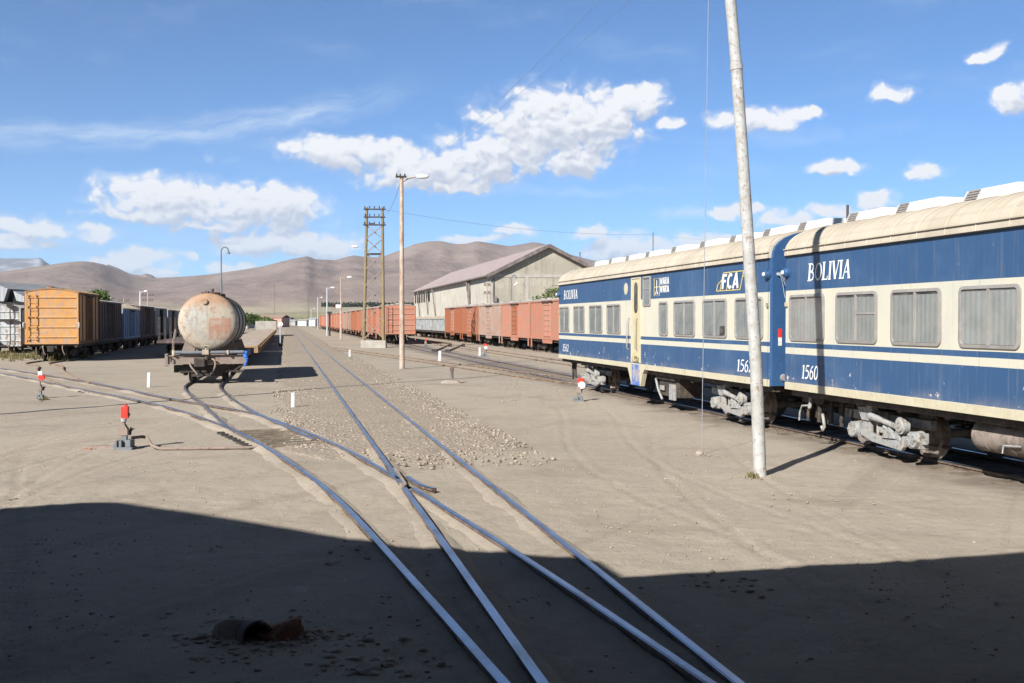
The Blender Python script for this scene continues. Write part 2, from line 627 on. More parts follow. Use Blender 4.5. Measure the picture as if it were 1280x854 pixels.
MT['rail_top'] = mat_rail()
MT['rail_rust'] = weathered('rail_side_rust', (.12, .085, .065), (.20, .145, .105), (.30, .235, .175), 5, rough=.75, metal=.2)
MT['rail_brown'] = weathered('dull_brown_rail', (.20, .135, .09), (.30, .23, .165), (.13, .085, .055), 3, rough=.7)
MT['frog'] = weathered('dusty_frog_casting', (.33, .27, .21), (.25, .19, .14), (.40, .36, .33), 6, rough=.7)
MT['sleeper'] = weathered('grey_timber_sleeper', (.20, .16, .12), (.13, .105, .08), (.08, .065, .05), 4, rough=.95)


def mat_coach(name):
    m, g, b, o = new_mat(name)
    p0 = coords(g, rnd=False)
    p = coords(g)
    z = g.xyz(p0)[2]
    rp = g.node('ShaderNodeValToRGB')
    rp.color_ramp.interpolation = 'CONSTANT'
    blue = (.027, .074, .165, 1)
    cream = (.52, .49, .39, 1)
    el = rp.color_ramp.elements
    el[0].position = 0
    el[0].color = cream
    el[1].position = 1.12 / 4
    el[1].color = blue
    for zz, c in ((1.60, cream), (1.705, blue), (1.79, cream), (2.674, blue)):
        e = el.new(zz / 4)
        e.color = c
    wob = g.math('MULTIPLY', g.math('SUBTRACT', g.noise(p, 3, 2), .5), .006)
    g.put(rp.inputs[0], g.math('DIVIDE', g.math('ADD', z, wob), 4.0))
    col = rp.outputs[0]
    # faded chalky paint, scratches, chips with pale primer below waist level, dust along the skirt
    cloud = g.noise(p, 1.1, 6, .6)
    col = g.mix(g.math('MULTIPLY', g.ramp(cloud, .45, .8), .22), col, (.16, .24, .36, 1))
    st = g.noise(g.vmath('MULTIPLY', p, (9, 9, .35)), 2.2, 6, .7)
    col = g.mix(g.math('MULTIPLY', g.ramp(st, .50, .72), .22), col, (.28, .25, .20, 1))
    sp = g.noise(p, 7, 8, .72)
    big = g.noise(p, .9, 3, .5)
    low = g.ramp(z, 1.75, 1.2)
    thr = g.math('SUBTRACT', .695, g.math('MULTIPLY', g.math('MULTIPLY', low, g.ramp(big, .40, .62)), .095))
    chip = g.ramp(sp, g.math('SUBTRACT', thr, .015), thr, False)
    col = g.mix(chip, col, (.50, .47, .45, 1))
    red = g.ramp(g.noise(g.vmath('ADD', p, (3.3, 1.1, 9)), 5, 8, .7), .735, .75, False)
    col = g.mix(g.math('MULTIPLY', red, low), col, (.36, .10, .07, 1))
    sx_ = g.xyz(p0)[0]
    seam = g.ramp(g.math('ABSOLUTE', g.math('SUBTRACT', g.math('FRACT', g.math('DIVIDE', sx_, 1.47)), .5)), .0045, .002)
    col = g.mix(g.math('MULTIPLY', seam, .35), col, (.02, .03, .05, 1))
    dust = g.math('MULTIPLY', g.ramp(z, 1.32, .95), g.ramp(g.noise(p, 2.3, 5), .3, .8))
    col = g.mix(g.math('MULTIPLY', dust, .5), col, (.40, .33, .25, 1))
    g.put(b.inputs['Base Color'], col)
    g.put(b.inputs['Roughness'], g.math('ADD', .34, g.math('MULTIPLY', cloud, .3)))
    b.inputs['Specular IOR Level'].default_value = .45
    h = g.math('ADD', g.math('MULTIPLY', g.noise(g.vmath('MULTIPLY', p, (1, 1, .5)), 1.6, 2), 1.0), g.math('MULTIPLY', st, .05))
    bump(g, b, h, .25, .02)
    return m


MT['coach'] = mat_coach('blue_cream_coach_paint')
MT['coach_blue'] = weathered('coach_end_blue', (.027, .076, .18), (.032, .085, .185), (.13, .14, .17), 1.4, .4, .7, .4, .5, bmp=.1, rust_cut=.66)
MT['coach_cream'] = weathered('coach_cream', (.50, .455, .33), (.45, .40, .28), (.34, .27, .19), 1.8, .4, .7, .5, .6, rust_cut=.62)
MT['coach_door'] = weathered('yellowed_door_paint', (.53, .465, .29), (.48, .41, .25), (.33, .24, .13), 2.2, .4, .7, .4, .6, rust_cut=.62)


def mat_coach_roof():
    m, g, b, o = new_mat('dusty_cream_roof')
    p = coords(g)
    c = g.noise(p, .8, 6, .6)
    col = g.mix(g.ramp(c, .35, .7), (.47, .415, .325, 1), (.39, .335, .26, 1))
    st = g.noise(g.vmath('MULTIPLY', p, (5, .6, .6)), 1.6, 7, .68)
    col = g.mix(g.math('MULTIPLY', g.ramp(st, .46, .72), .55), col, (.32, .24, .17, 1))
    sp = g.noise(p, 9, 7, .7)
    col = g.mix(g.math('MULTIPLY', g.ramp(sp, .64, .72), .5), col, (.24, .15, .10, 1))
    g.put(b.inputs['Base Color'], col)
    b.inputs['Roughness'].default_value = .75
    bump(g, b, g.math('ADD', c, sp), .2, .01)
    return m


MT['coach_roof'] = mat_coach_roof()
MT['alu'] = weathered('dusty_aluminium', (.285, .265, .245), (.33, .31, .285), (.19, .16, .13), 5, rough=.55, metal=.15, rust_cut=.64, bmp=.1)


def mat_curtain():
    m, g, b, o = new_mat('grey_curtain')
    p = coords(g)
    s = g.xyz(p)
    w = g.math('SINE', g.math('MULTIPLY', s[2], 2 * PI / .022))
    w2 = g.ramp(w, .55, 1.0)
    big = g.noise(p, 3.2, 4)
    col = g.mix(g.ramp(big, .35, .7), (.36, .37, .365, 1), (.275, .29, .285, 1))
    col = g.mix(g.math('MULTIPLY', w2, .35), col, (.16, .16, .165, 1))
    rr_ = g.node('ShaderNodeObjectInfo').outputs['Random']
    col = g.mix(g.math('MULTIPLY', rr_, .38), col, (.17, .175, .17, 1))
    top_ = g.noise(g.vmath('MULTIPLY', p, (9, 9, .8)), 1.0, 4, .6)
    col = g.mix(g.math('MULTIPLY', g.ramp(top_, .45, .7), .35), col, (.20, .20, .19, 1))
    g.put(b.inputs['Base Color'], col)
    b.inputs['Roughness'].default_value = .8
    return m


MT['curtain'] = mat_curtain()


def mat_glass():
    m, g, b, o = new_mat('dusty_window_glass')
    g.n.remove(b)
    tr = g.node('ShaderNodeBsdfTransparent')
    tr.inputs[0].default_value = (.86, .88, .88, 1)
    gl = g.node('ShaderNodeBsdfGlossy')
    gl.inputs['Roughness'].default_value = .06
    gl.inputs['Color'].default_value = (.9, .93, .95, 1)
    df = g.node('ShaderNodeBsdfDiffuse')
    df.inputs[0].default_value = (.42, .40, .36, 1)
    lw = g.node('ShaderNodeLayerWeight')
    lw.inputs[0].default_value = .5
    fac = g.math('ADD', g.math('MULTIPLY', g.math('POWER', lw.outputs['Facing'], 3.0), .75), .08)
    m1 = g.node('ShaderNodeMixShader')
    g.put(m1.inputs[0], fac)
    g.l.new(tr.outputs[0], m1.inputs[1])
    g.l.new(gl.outputs[0], m1.inputs[2])
    m2 = g.node('ShaderNodeMixShader')
    n = g.noise(coords(g), 4, 5)
    g.put(m2.inputs[0], g.math('MULTIPLY', g.ramp(n, .3, .8), .28))
    g.l.new(m1.outputs[0], m2.inputs[1])
    g.l.new(df.outputs[0], m2.inputs[2])
    g.l.new(m2.outputs[0], o.inputs[0])
    return m


MT['glass'] = mat_glass()


def mat_ground():
    m, g, b, o = new_mat('dusty_yard_ground')
    p = coords(g, True)
    big = g.noise(p, .09, 5, .6)
    mid = g.noise(p, .55, 7, .62, .4)
    fine = g.noise(p, 7.0, 8, .68)
    grit = g.noise(p, 46.0, 5, .7)
    c = g.mix(g.ramp(big, .35, .68), (.362, .308, .243, 1), (.32, .274, .22, 1))
    c = g.mix(g.math('MULTIPLY', g.ramp(mid, .46, .72), .60), c, (.265, .215, .165, 1))
    c = g.mix(g.math('MULTIPLY', g.ramp(mid, .38, .20), .45), c, (.42, .365, .295, 1))
    # scuffed vehicle and shunting tracks running roughly along the yard
    rot = g.node('ShaderNodeVectorRotate')
    rot.rotation_type = 'Z_AXIS'
    g.put(rot.inputs['Vector'], p)
    rot.inputs['Angle'].default_value = -R(62)
    trk = g.noise(g.vmath('MULTIPLY', rot.outputs[0], (.10, 1.6, 1)), .9, 6, .6, .5)
    c = g.mix(g.math('MULTIPLY', g.ramp(trk, .54, .70), .45), c, (.22, .18, .142, 1))
    c = g.mix(g.math('MULTIPLY', g.ramp(fine, .52, .70), .35), c, (.215, .175, .138, 1))
    c = g.mix(g.math('MULTIPLY', g.ramp(fine, .43, .28), .35), c, (.48, .41, .33, 1))
    vor = g.node('ShaderNodeTexVoronoi')
    g.put(vor.inputs['Vector'], p)
    vor.inputs['Scale'].default_value = 15
    vor.inputs['Randomness'].default_value = 1
    pk = g.math('MULTIPLY', g.ramp(vor.outputs['Distance'], .16, .10), g.ramp(g.noise(p, 1.6, 4), .48, .66))
    c = g.mix(g.math('MULTIPLY', pk, .65), c, g.mix(g.xyz(vor.outputs['Color'])[0], (.17, .14, .12, 1), (.50, .46, .40, 1)))
    vo2 = g.node('ShaderNodeTexVoronoi')
    g.put(vo2.inputs['Vector'], p)
    vo2.inputs['Scale'].default_value = 42
    pk2 = g.math('MULTIPLY', g.ramp(vo2.outputs['Distance'], .30, .16), g.ramp(g.noise(p, 2.7, 5), .40, .62))
    c = g.mix(g.math('MULTIPLY', pk2, .6), c, g.mix(g.xyz(vo2.outputs['Color'])[1], (.15, .12, .10, 1), (.50, .43, .35, 1)))
    # the plain beyond the yard turns to dry grass
    d = g.vmath('LENGTH', p, out=1)
    fld = g.noise(p, .004, 5, .6)
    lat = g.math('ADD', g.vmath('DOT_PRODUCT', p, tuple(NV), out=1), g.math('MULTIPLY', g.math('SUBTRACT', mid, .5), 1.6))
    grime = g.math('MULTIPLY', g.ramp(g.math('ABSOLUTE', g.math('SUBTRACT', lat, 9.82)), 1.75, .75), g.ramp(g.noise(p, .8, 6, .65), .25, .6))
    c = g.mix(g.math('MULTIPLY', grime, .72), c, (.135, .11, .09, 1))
    stn = g.noise(g.vmath('ADD', p, (11, 5, 0)), .33, 7, .66, .8)
    c = g.mix(g.math('MULTIPLY', g.ramp(stn, .58, .70), .40), c, (.20, .155, .115, 1))
    wht = g.noise(g.vmath('ADD', p, (31, 9, 0)), .9, 7, .7, .4)
    c = g.mix(g.math('MULTIPLY', g.ramp(wht, .63, .74), .5), c, (.50, .45, .385, 1))
    far = g.mix(g.ramp(fld, .4, .62), (.235, .205, .115, 1), (.33, .28, .20, 1))
    c = g.mix(g.ramp(d, 260, 520), c, far)
    g.put(b.inputs['Base Color'], c)
    b.inputs['Roughness'].default_value = .95
    b.inputs['Specular IOR Level'].default_value = .12
    h = g.math('ADD', g.math('MULTIPLY', mid, .9), g.math('ADD', g.math('MULTIPLY', fine, .55), g.math('MULTIPLY', grit, .14)))
    h = g.math('ADD', h, g.math('ADD', g.math('MULTIPLY', pk, .25), g.math('MULTIPLY', pk2, .16)))
    bump(g, b, h, .7, .05)
    return m


MT['ground'] = mat_ground()


def mat_ballast():
    m, g, b, o = new_mat('old_ballast')
    p = coords(g, True)
    vor = g.node('ShaderNodeTexVoronoi')
    g.put(vor.inputs['Vector'], p)
    vor.inputs['Scale'].default_value = 15
    rv = g.xyz(vor.outputs['Color'])[0]
    n = g.noise(p, .7, 6, .6)
    c = g.mix(rv, (.275, .225, .175, 1), (.385, .32, .25, 1))
    c = g.mix(g.math('MULTIPLY', g.ramp(n, .38, .6), .8), c, (.36, .30, .23, 1))
    c = g.mix(g.math('MULTIPLY', g.ramp(vor.outputs['Distance'], .30, .55), .4), c, (.165, .135, .11, 1))
    g.put(b.inputs['Base Color'], c)
    b.inputs['Roughness'].default_value = .95
    b.inputs['Specular IOR Level'].default_value = .12
    bump(g, b, g.math('ADD', g.math('MULTIPLY', vor.outputs['Distance'], -1.0), g.math('MULTIPLY', n, .5)), .5, .03)
    return m


MT['ballast'] = mat_ballast()


def mat_stones(name, a, bcol):
    m, g, b, o = new_mat(name)
    p = coords(g, True)
    n = g.noise(p, 5.5, 2)
    f = g.noise(p, 40, 4)
    c = g.mix(g.ramp(n, .35, .65), a, bcol)
    c = g.mix(g.math('MULTIPLY', f, .4), c, tuple(x * .7 for x in a[:3]))
    g.put(b.inputs['Base Color'], c)
    b.inputs['Roughness'].default_value = .95
    b.inputs['Specular IOR Level'].default_value = .15
    return m


MT['stones'] = mat_stones('ballast_stone', (.37, .31, .245), (.20, .165, .135))
MT['stones_dark'] = mat_stones('loose_stone', (.45, .38, .30), (.20, .165, .13))


def mat_hills():
    m, g, b, o = new_mat('bare_hillside')
    p = coords(g, True)
    s = g.xyz(p)
    n = g.noise(p, .0016, 8, .62)
    n2 = g.noise(p, .008, 8, .68)
    c = g.mix(g.ramp(n, .35, .68), (.245, .19, .16, 1), (.18, .14, .126, 1))
    c = g.mix(g.math('MULTIPLY', g.ramp(n2, .45, .75), .40), c, (.31, .24, .197, 1))
    c = g.mix(g.math('MULTIPLY', g.ramp(n2, .45, .25), .35), c, (.13, .10, .095, 1))
    # pastures and pale dry flats on the low slopes
    jit = g.math('MULTIPLY', g.math('SUBTRACT', g.noise(g.vmath('MULTIPLY', p, (.35, 1, 1)), .0024, 6), .5), 46)
    zz = g.math('ADD', s[2], jit)
    flat = g.mix(g.ramp(zz, 6, 20), (.250, .235, .105, 1), (.33, .285, .205, 1))
    flat = g.mix(g.ramp(g.noise(g.vmath('MULTIPLY', p, (.25, 1, 1)), .006, 5), .5, .7), flat, (.20, .165, .125, 1))
    c = g.mix(g.ramp(zz, 66, 26), c, flat)
    g.put(b.inputs['Base Color'], c)
    b.inputs['Roughness'].default_value = 1.0
    b.inputs['Specular IOR Level'].default_value = .05
    bump(g, b, n2, .5, 40)
    return m


MT['hills'] = mat_hills()


def mat_snow_mountain():
    m, g, b, o = new_mat('snow_streaked_mountain')
    p = coords(g, True)
    n = g.noise(g.vmath('MULTIPLY', p, (1, 1, .35)), .0022, 8, .68)
    c = g.mix(g.ramp(n, .42, .58), (.15, .155, .18, 1), (.34, .355, .39, 1))
    g.put(b.inputs['Base Color'], c)
    b.inputs['Roughness'].default_value = .95
    return m


MT['snow'] = mat_snow_mountain()


def mat_leaf(name, a, bcol):
    m, g, b, o = new_mat(name)
    p = coords(g, True)
    n = g.noise(p, 2.6, 4)
    g.put(b.inputs['Base Color'], g.mix(g.ramp(n, .35, .68), a, bcol))
    b.inputs['Roughness'].default_value = .7
    b.inputs['Specular IOR Level'].default_value = .2
    return m


MT['leaf'] = mat_leaf('bright_leaves', (.085, .125, .030), (.045, .075, .022))
MT['leaf_pale'] = mat_leaf('pale_leaves', (.14, .17, .055), (.07, .10, .035))
MT['leaf_far'] = mat_leaf('dark_far_leaves', (.050, .062, .038), (.035, .045, .032))
MT['bark'] = weathered('bark', (.16, .12, .09), (.11, .085, .07), None, 6, rough=.95)
MT['weed'] = mat_leaf('dry_weed', (.24, .19, .09), (.10, .11, .045))


def mat_corrug(name, c1, c2, c3, pitch, axis=0, glob=False):
    m, g, b, o = new_mat(name)
    p = coords(g, rnd=False)
    s = g.xyz(p)
    n = g.noise(p, .5, 6, .6)
    st = g.noise(g.vmath('MULTIPLY', p, (2.0, 2.0, .15)), 1.0, 6, .65)
    sheet = g.node('ShaderNodeTexWhiteNoise')
    sheet.noise_dimensions = '1D'
    g.put(sheet.inputs['W'], g.math('FLOOR', g.math('DIVIDE', s[axis], 3.1)))
    c = g.mix(g.ramp(n, .35, .7), c1, c2)
    c = g.mix(g.math('MULTIPLY', sheet.outputs[0], .45), c, c2)
    c = g.mix(g.math('MULTIPLY', g.ramp(st, .5, .72), .6), c, c3)
    g.put(b.inputs['Base Color'], c)
    b.inputs['Roughness'].default_value = .7
    w = g.math('SINE', g.math('MULTIPLY', s[axis], 2 * PI / pitch))
    bump(g, b, w, .5, .03)
    return m


MT['wh_wall'] = mat_corrug('pale_sheet_cladding', (.53, .49, .41), (.40, .365, .30), (.30, .265, .215), .45)
MT['wh_roof'] = mat_corrug('faded_sheet_roof', (.345, .275, .255), (.29, .225, .21), (.50, .45, .44), .6)
MT['wh_gable'] = weathered('grey_render', (.385, .35, .28), (.31, .28, .225), (.245, .22, .18), .5, .35, .6, .6, rough=.95, rust_cut=.55)
MT['wh_trim'] = weathered('roof_edge_trim', (.13, .105, .095), (.20, .17, .16), None, 1.5, rough=.9)
MT['shed_wall'] = mat_corrug('shed_sheet', (.32, .33, .34), (.25, .26, .27), (.22, .16, .12), .4)
MT['shed_inside'] = plain('dusty_shed_boards', (.20, .155, .115), .95)


# ------------------------------------------------------------------ ground, hills
def vnoise(x, y, f, seed=0.0):
    return mnoise.noise(Vector((x * f + seed, y * f - seed * .7, seed * 1.3)))


def build_ground():
    # one sheet: graded grid, fine near the camera and reaching the horizon
    def axis(a, b, step, far, grow=1.35):
        v = list(np.arange(a, b + 1e-6, step))
        s, x = step, a
        lo = []
        while x > -far:
            s *= grow
            x -= s
            lo.append(x)
        s, x = step, b
        hi = []
        while x < far:
            s *= grow
            x += s
            hi.append(x)
        return np.array(lo[::-1] + v + hi)
    xs = axis(-9, 9, .065, 16000, 1.22)
    ys = axis(5, 14.5, .055, 16000, 1.10)
    X, Y = np.meshgrid(xs, ys)
    Z = np.zeros_like(X)
    RUTS = [(-6.2, .02, .5, .55), (-4.3, -.16, .4, .6), (2.2, .06, .35, .62), (3.6, -.10, .5, .55), (-1.2, -.42, .2, .6)]
    for j in range(len(ys)):
        for i in range(len(xs)):
            x, y = X[j, i], Y[j, i]
            if -16 < x < 16 and 1 < y < 40:
                fade = max(0, min(1, (16 - abs(x)) / 2)) * max(0, min(1, (40 - y) / 5))
                h = .020 * vnoise(x, y, .45, 3) + .014 * vnoise(x, y, 1.3, 5) + .009 * vnoise(x, y, 2.9, 9)
                if y < 15:
                    rg_ = .6 + 1.6 * max(0, vnoise(x, y, .5, 41) + .25)
                    h += .6 * (.007 * vnoise(x, y, 5.3, 13) + .010 * abs(vnoise(x, y, 8.5, 17)) + .004 * vnoise(x, y, 14.0, 19)) * rg_ * min(1, (15 - y) / 3)
                for (a_, b_, c_, w_) in RUTS:
                    for q_ in (-w_, w_):
                        dd = x - (a_ + b_ * y + c_ * math.sin(y * .31)) - q_
                        if abs(dd) < .16:
                            h += -.016 * math.exp(-(dd / .055) ** 2) * (.6 + .4 * math.sin(y * 42)) + .008 * math.exp(-((abs(dd) - .10) / .03) ** 2)
                Z[j, i] = (h - .004) * fade
    Z += GZ
    V = np.stack([X.ravel(), Y.ravel(), Z.ravel()], 1)
    nx, ny = len(xs), len(ys)
    idx = np.arange(nx * ny).reshape(ny, nx)
    Fq = np.stack([idx[:-1, :-1].ravel(), idx[:-1, 1:].ravel(), idx[1:, 1:].ravel(), idx[1:, :-1].ravel()], 1)
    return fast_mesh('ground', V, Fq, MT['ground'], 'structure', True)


build_ground()


def interp(tab, x):
    xs = [a for a, _ in tab]
    ys = [b for _, b in tab]
    return float(np.interp(x, xs, ys))


SKY = [(-900, 330), (-500, 345), (-200, 330), (-60, 336), (0, 339.5), (40, 334), (69, 329.5), (88, 327), (102, 326), (115, 326.7), (131, 330), (148, 337.5), (167, 344.5),
       (197, 347.4), (230, 345.8), (262, 342.5), (295, 338), (328, 332.7), (354, 326), (371, 322), (385, 320.3), (395, 324.2), (420, 325.4),
       (430, 322), (442, 319.3), (456, 321.3), (470, 322), (482, 319.5), (498, 314), (518, 305.5), (535, 302), (552, 301.2), (569, 304.4), (583, 304),
       (597, 300.6), (614, 303.4), (636, 307), (653, 304.5), (667, 301.8), (678, 303.5), (692, 309), (709, 316.5), (737, 324), (800, 336),
       (900, 345), (1050, 338), (1300, 350), (1700, 335), (2200, 350)]


def fbm(x, y, o=5, seed=0.0):
    a, f, s = 1.0, 1.0, 0.0
    for _ in range(o):
        s += a * mnoise.noise(Vector((x * f + seed, y * f, seed * .37)))
        a *= .5
        f *= 2.03
    return s


def ridged(x, y, o=5, seed=0.0):
    a, f, s = 1.0, 1.0, 0.0
    for _ in range(o):
        s += a * (1 - 2 * abs(mnoise.noise(Vector((x * f + seed, y * f, seed * .37)))))
        a *= .5
        f *= 2.07
    return s


def build_hills():
    na, nr = 560, 130
    az = np.linspace(R(-58), R(58), na)
    rr = 900 * (8200 / 900) ** np.linspace(0, 1, nr)
    V = np.zeros((nr, na, 3))
    for i, a in enumerate(az):
        u = 640 + 1300 * math.tan(a) if abs(a) < R(50) else 640 + 1300 * math.tan(R(50)) * np.sign(a)
        S = (401 - interp(SKY, u)) / 1300 * math.cos(a)
        for j, r in enumerate(rr):
            x = (r - 900) / (6000 - 900)
            px, py = r * math.sin(a), r * math.cos(a)
            if x <= 1:
                sm = max(0, min(1, (x - .26) / .74))
                prof = .15 * min(1, x / .45) + .85 * (sm ** 1.35)
                env = 4 * max(0, sm * (1 - sm)) ** .9
                wx = px + 260 * mnoise.noise(Vector((px * .0012, py * .0012, 2)))
                wy = py + 260 * mnoise.noise(Vector((px * .0012, py * .0012, 7)))
                spur = ridged(wx * .00075, wy * .00075, 5, 4.2)
                prof += env * (.17 * spur - .10)
                gul = ridged(wx * .0031, wy * .0016, 4, 9.7)
                prof += env * .060 * gul
                prof = min(prof, .985 + .015 * x) if x < .995 else 1.0
                e = S * max(prof, 0)
            else:
                e = S * max(0.05, 1 - (x - 1) * 2.2)
            z = CAM_Z + r * e if x > 0.01 else -6
            V[j, i] = (px, py, max(z, -6) if j else -6)
    idx = np.arange(na * nr).reshape(nr, na)
    Fq = np.stack([idx[:-1, :-1].ravel(), idx[:-1, 1:].ravel(), idx[1:, 1:].ravel(), idx[1:, :-1].ravel()], 1)
    fast_mesh('hills', V.reshape(-1, 3), Fq, MT['hills'], 'structure', True)
    # farther ranges that show above the gaps
    for nm, tab, r0, mat, sd in (
            ('mountain', [(-160, 345), (-80, 331), (-30, 325), (0, 322.5), (30, 323), (44, 323.5), (51, 321.5), (56, 326), (62, 330), (80, 345)], 11000, MT['snow'], 1),
            ('mountain', [(135, 330), (148, 335), (160, 341), (166, 343), (176, 344), (183, 341.7), (190, 343.5), (198, 349)], 10000, MT['hills'], 5)):
        us = np.linspace(tab[0][0], tab[-1][0], 70)
        n2 = 24
        W = np.zeros((n2, 70, 3))
        for i, u in enumerate(us):
            a = math.atan((u - 640) / 1300)
            S = (401 - interp(tab, u)) / 1300 * math.cos(a)
            for j in range(n2):
                k = j / (n2 - 1)
                r = r0 - 2200 * (1 - k) if k < .8 else r0 + 1500 * (k - .8)
                kk = min(1, k / .75)
                e = S * (.55 + .45 * kk ** 1.2) if k < .76 else S * (1 - (k - .75) * 2.5)
                px, py = r * math.sin(a), r * math.cos(a)
                e += S * .05 * ridged(px * .0012, py * .0012, 4, sd) * 4 * kk * (1 - kk) if k < .76 else 0
                W[j, i] = (px, py, CAM_Z + r * e)
        W[0, :, 2] = 0
        idx = np.arange(n2 * 70).reshape(n2, 70)
        Fq = np.stack([idx[:-1, :-1].ravel(), idx[:-1, 1:].ravel(), idx[1:, 1:].ravel(), idx[1:, :-1].ravel()], 1)
        fast_mesh(nm, W.reshape(-1, 3), Fq, mat, 'structure', True)


build_hills()


# ------------------------------------------------------------------ the engine shed the yard is seen from (behind and above the camera)
def build_shed():
    root = thing('engine_shed', 'dark open fronted engine shed whose roof throws the foreground shadow', 'shed')
    # outline of the shadow on the dirt, carried back along the sun's rays to the plane of the shed front
    y0, y1 = 3.55, -24.0
    ct = 1 / math.tan(SUN_EL)
    prof = [(-22, 3.2)]
    for (u, v) in ((-60, 641), (0, 634), (100, 628), (155, 626.5), (250, 639), (400, 664), (500, 680), (640, 690), (720, 696), (756, 701), (784, 719), (900, 712.5), (1060, 703), (1280, 688.5), (1400, 681)):
        p = gp(u, v)
        z = (p.y - y0) / (ct * math.cos(SUN_AZ))
        prof.append((p.x - z * ct * math.sin(SUN_AZ), z))
    prof.append((9.0, prof[-1][1] + .6))
    prof.append((13.0, 3.4))
    rf = MB()
    for (xa, za), (xb, zb) in zip(prof[:-1], prof[1:]):
        vs = [(xa, y0, za), (xb, y0, zb), (xb, y1, zb), (xa, y1, za), (xa, y0, za - .12), (xb, y0, zb - .12), (xb, y1, zb - .12), (xa, y1, za - .12)]
        rf.add(vs, [(0, 1, 2, 3), (7, 6, 5, 4), (0, 4, 5, 1), (2, 6, 7, 3)])
    rf.build('roof', MT['shed_inside'], root)
    w = MB()
    w.b2(-22.2, -21.9, y1, y0 - .2, 0, 3.1)
    w.b2(12.6, 12.9, y1, y0 - .2, 0, 3.3)
    for (xa, za), (xb, zb) in zip(prof[:-1], prof[1:]):
        vs = [(xa, y1 - .3, 0), (xb, y1 - .3, 0), (xb, y1 - .3, zb), (xa, y1 - .3, za), (xa, y1, 0), (xb, y1, 0), (xb, y1, zb), (xa, y1, za)]
        w.add(vs, [(0, 1, 2, 3), (7, 6, 5, 4), (3, 2, 6, 7)])
    w.build('wall', MT['shed_inside'], root)
    for x in (-20, -14):
        p = MB()
        p.b2(x - .1, x + .1, 2.3, 2.5, 0, 3.3)
        p.build('post', MT['shed_inside'], root)
    return root


build_shed()


# ------------------------------------------------------------------ rails
RT = .11        # rail head level above the dirt


def catmull(pts, step=.35):
    P = [Vector(p) for p in pts]
    P = [P[0] * 2 - P[1]] + P + [P[-1] * 2 - P[-2]]
    out = []
    for i in range(1, len(P) - 2):
        a, b, c, d = P[i - 1], P[i], P[i + 1], P[i + 2]
        n = max(1, int((c - b).length / step))
        for k in range(n):
            t = k / n
            out.append(.5 * ((2 * b) + (c - a) * t + (2 * a - 5 * b + 4 * c - d) * t * t + (3 * b - a - 3 * c + d) * t ** 3))
    out.append(P[-2])
    return out


def smooth_line(pts, it=2):
    for _ in range(it):
        pts = [pts[0]] + [pts[i] * .5 + (pts[i - 1] + pts[i + 1]) * .25 for i in range(1, len(pts) - 1)] + [pts[-1]]
    return pts


RAIL_PROF = [(-.024, .0), (.024, .0), (.034, -.009), (.034, -.034), (.009, -.044), (.009, -.12), (.055, -.135), (.055, -.15), (-.055, -.15), (-.055, -.135), (-.009, -.12), (-.009, -.044), (-.034, -.034), (-.034, -.009)]


def rail_mesh(pts, dull=False, top=RT):
    mb = MB()
    n = len(RAIL_PROF)
    vs, fs, ms = [], [], []
    for i, p in enumerate(pts):
        d = pts[min(i + 1, len(pts) - 1)] - pts[max(i - 1, 0)]
        d.z = 0
        d.normalize()
        s = Vector((d.y, -d.x, 0))
        for a, b in RAIL_PROF:
            vs.append(Vector((p.x, p.y, top + p.z + b)) + s * a)
    mb.v = [tuple(v) for v in vs]
    for i in range(len(pts) - 1):
        for k in range(n):
            a, b = i * n + k, i * n + (k + 1) % n
            mb.f.append((a, b, b + n, a + n))
            mb.m.append(0 if k in (0, 1, 13) else 1)
    mb.f.append(tuple(range(n)))
    mb.m.append(1)
    mb.f.append(tuple(range(len(pts) * n - 1, (len(pts) - 1) * n - 1, -1)))
    mb.m.append(1)
    return mb


def px_line(pp, z=RT):
    return [Vector((*gp(u, v, z).xy, 0)) for u, v in pp]


def add_rail(root, pts, dull=False, top=RT):
    return rail_mesh(pts, dull, top).build('rail', [MT['rail_brown'] if dull else MT['rail_top'], MT['rail_brown'] if dull else MT['rail_rust']], root)


LM0, LM1 = 1.403, 2.473
FROG = gp(508, 604, RT)
t_frog = FROG.dot(DV)
main = thing('railway_track', 'straight ballasted main track with shiny rails running from the shed to the horizon', 'track', yard(1.94, 6), ROTZ, None)
MAINLOC = main.matrix_world


def rooted(root, obs):
    """children were built in world space: re-express them in the root's frame"""
    m = Matrix.Translation(root.location) @ Matrix.Rotation(root.rotation_euler.z, 4, 'Z')
    inv = m.inverted()
    for o in obs:
        o.data.transform(inv)


def straight(l, t0, t1, step=4.0):
    n = max(2, int((t1 - t0) / step))
    return [yard(l, t0 + (t1 - t0) * i / n) for i in range(n + 1)]


o1 = [add_rail(main, straight(LM0, -20, t_frog - .30) ), add_rail(main, straight(LM0, t_frog + .05, 420)), add_rail(main, straight(LM1, -20, 420))]
# frog casting and guard rail
fr = MB()
fp = yard(LM0, t_frog)


def flat_plate(mb, pts, z0, z1):
    n = len(pts)
    vs = [(p.x, p.y, z0) for p in pts] + [(p.x, p.y, z1) for p in pts]
    mb.add(vs, [tuple(range(n)), tuple(range(2 * n - 1, n - 1, -1))] + [(i, i + n, (i + 1) % n + n, (i + 1) % n) for i in range(n)])


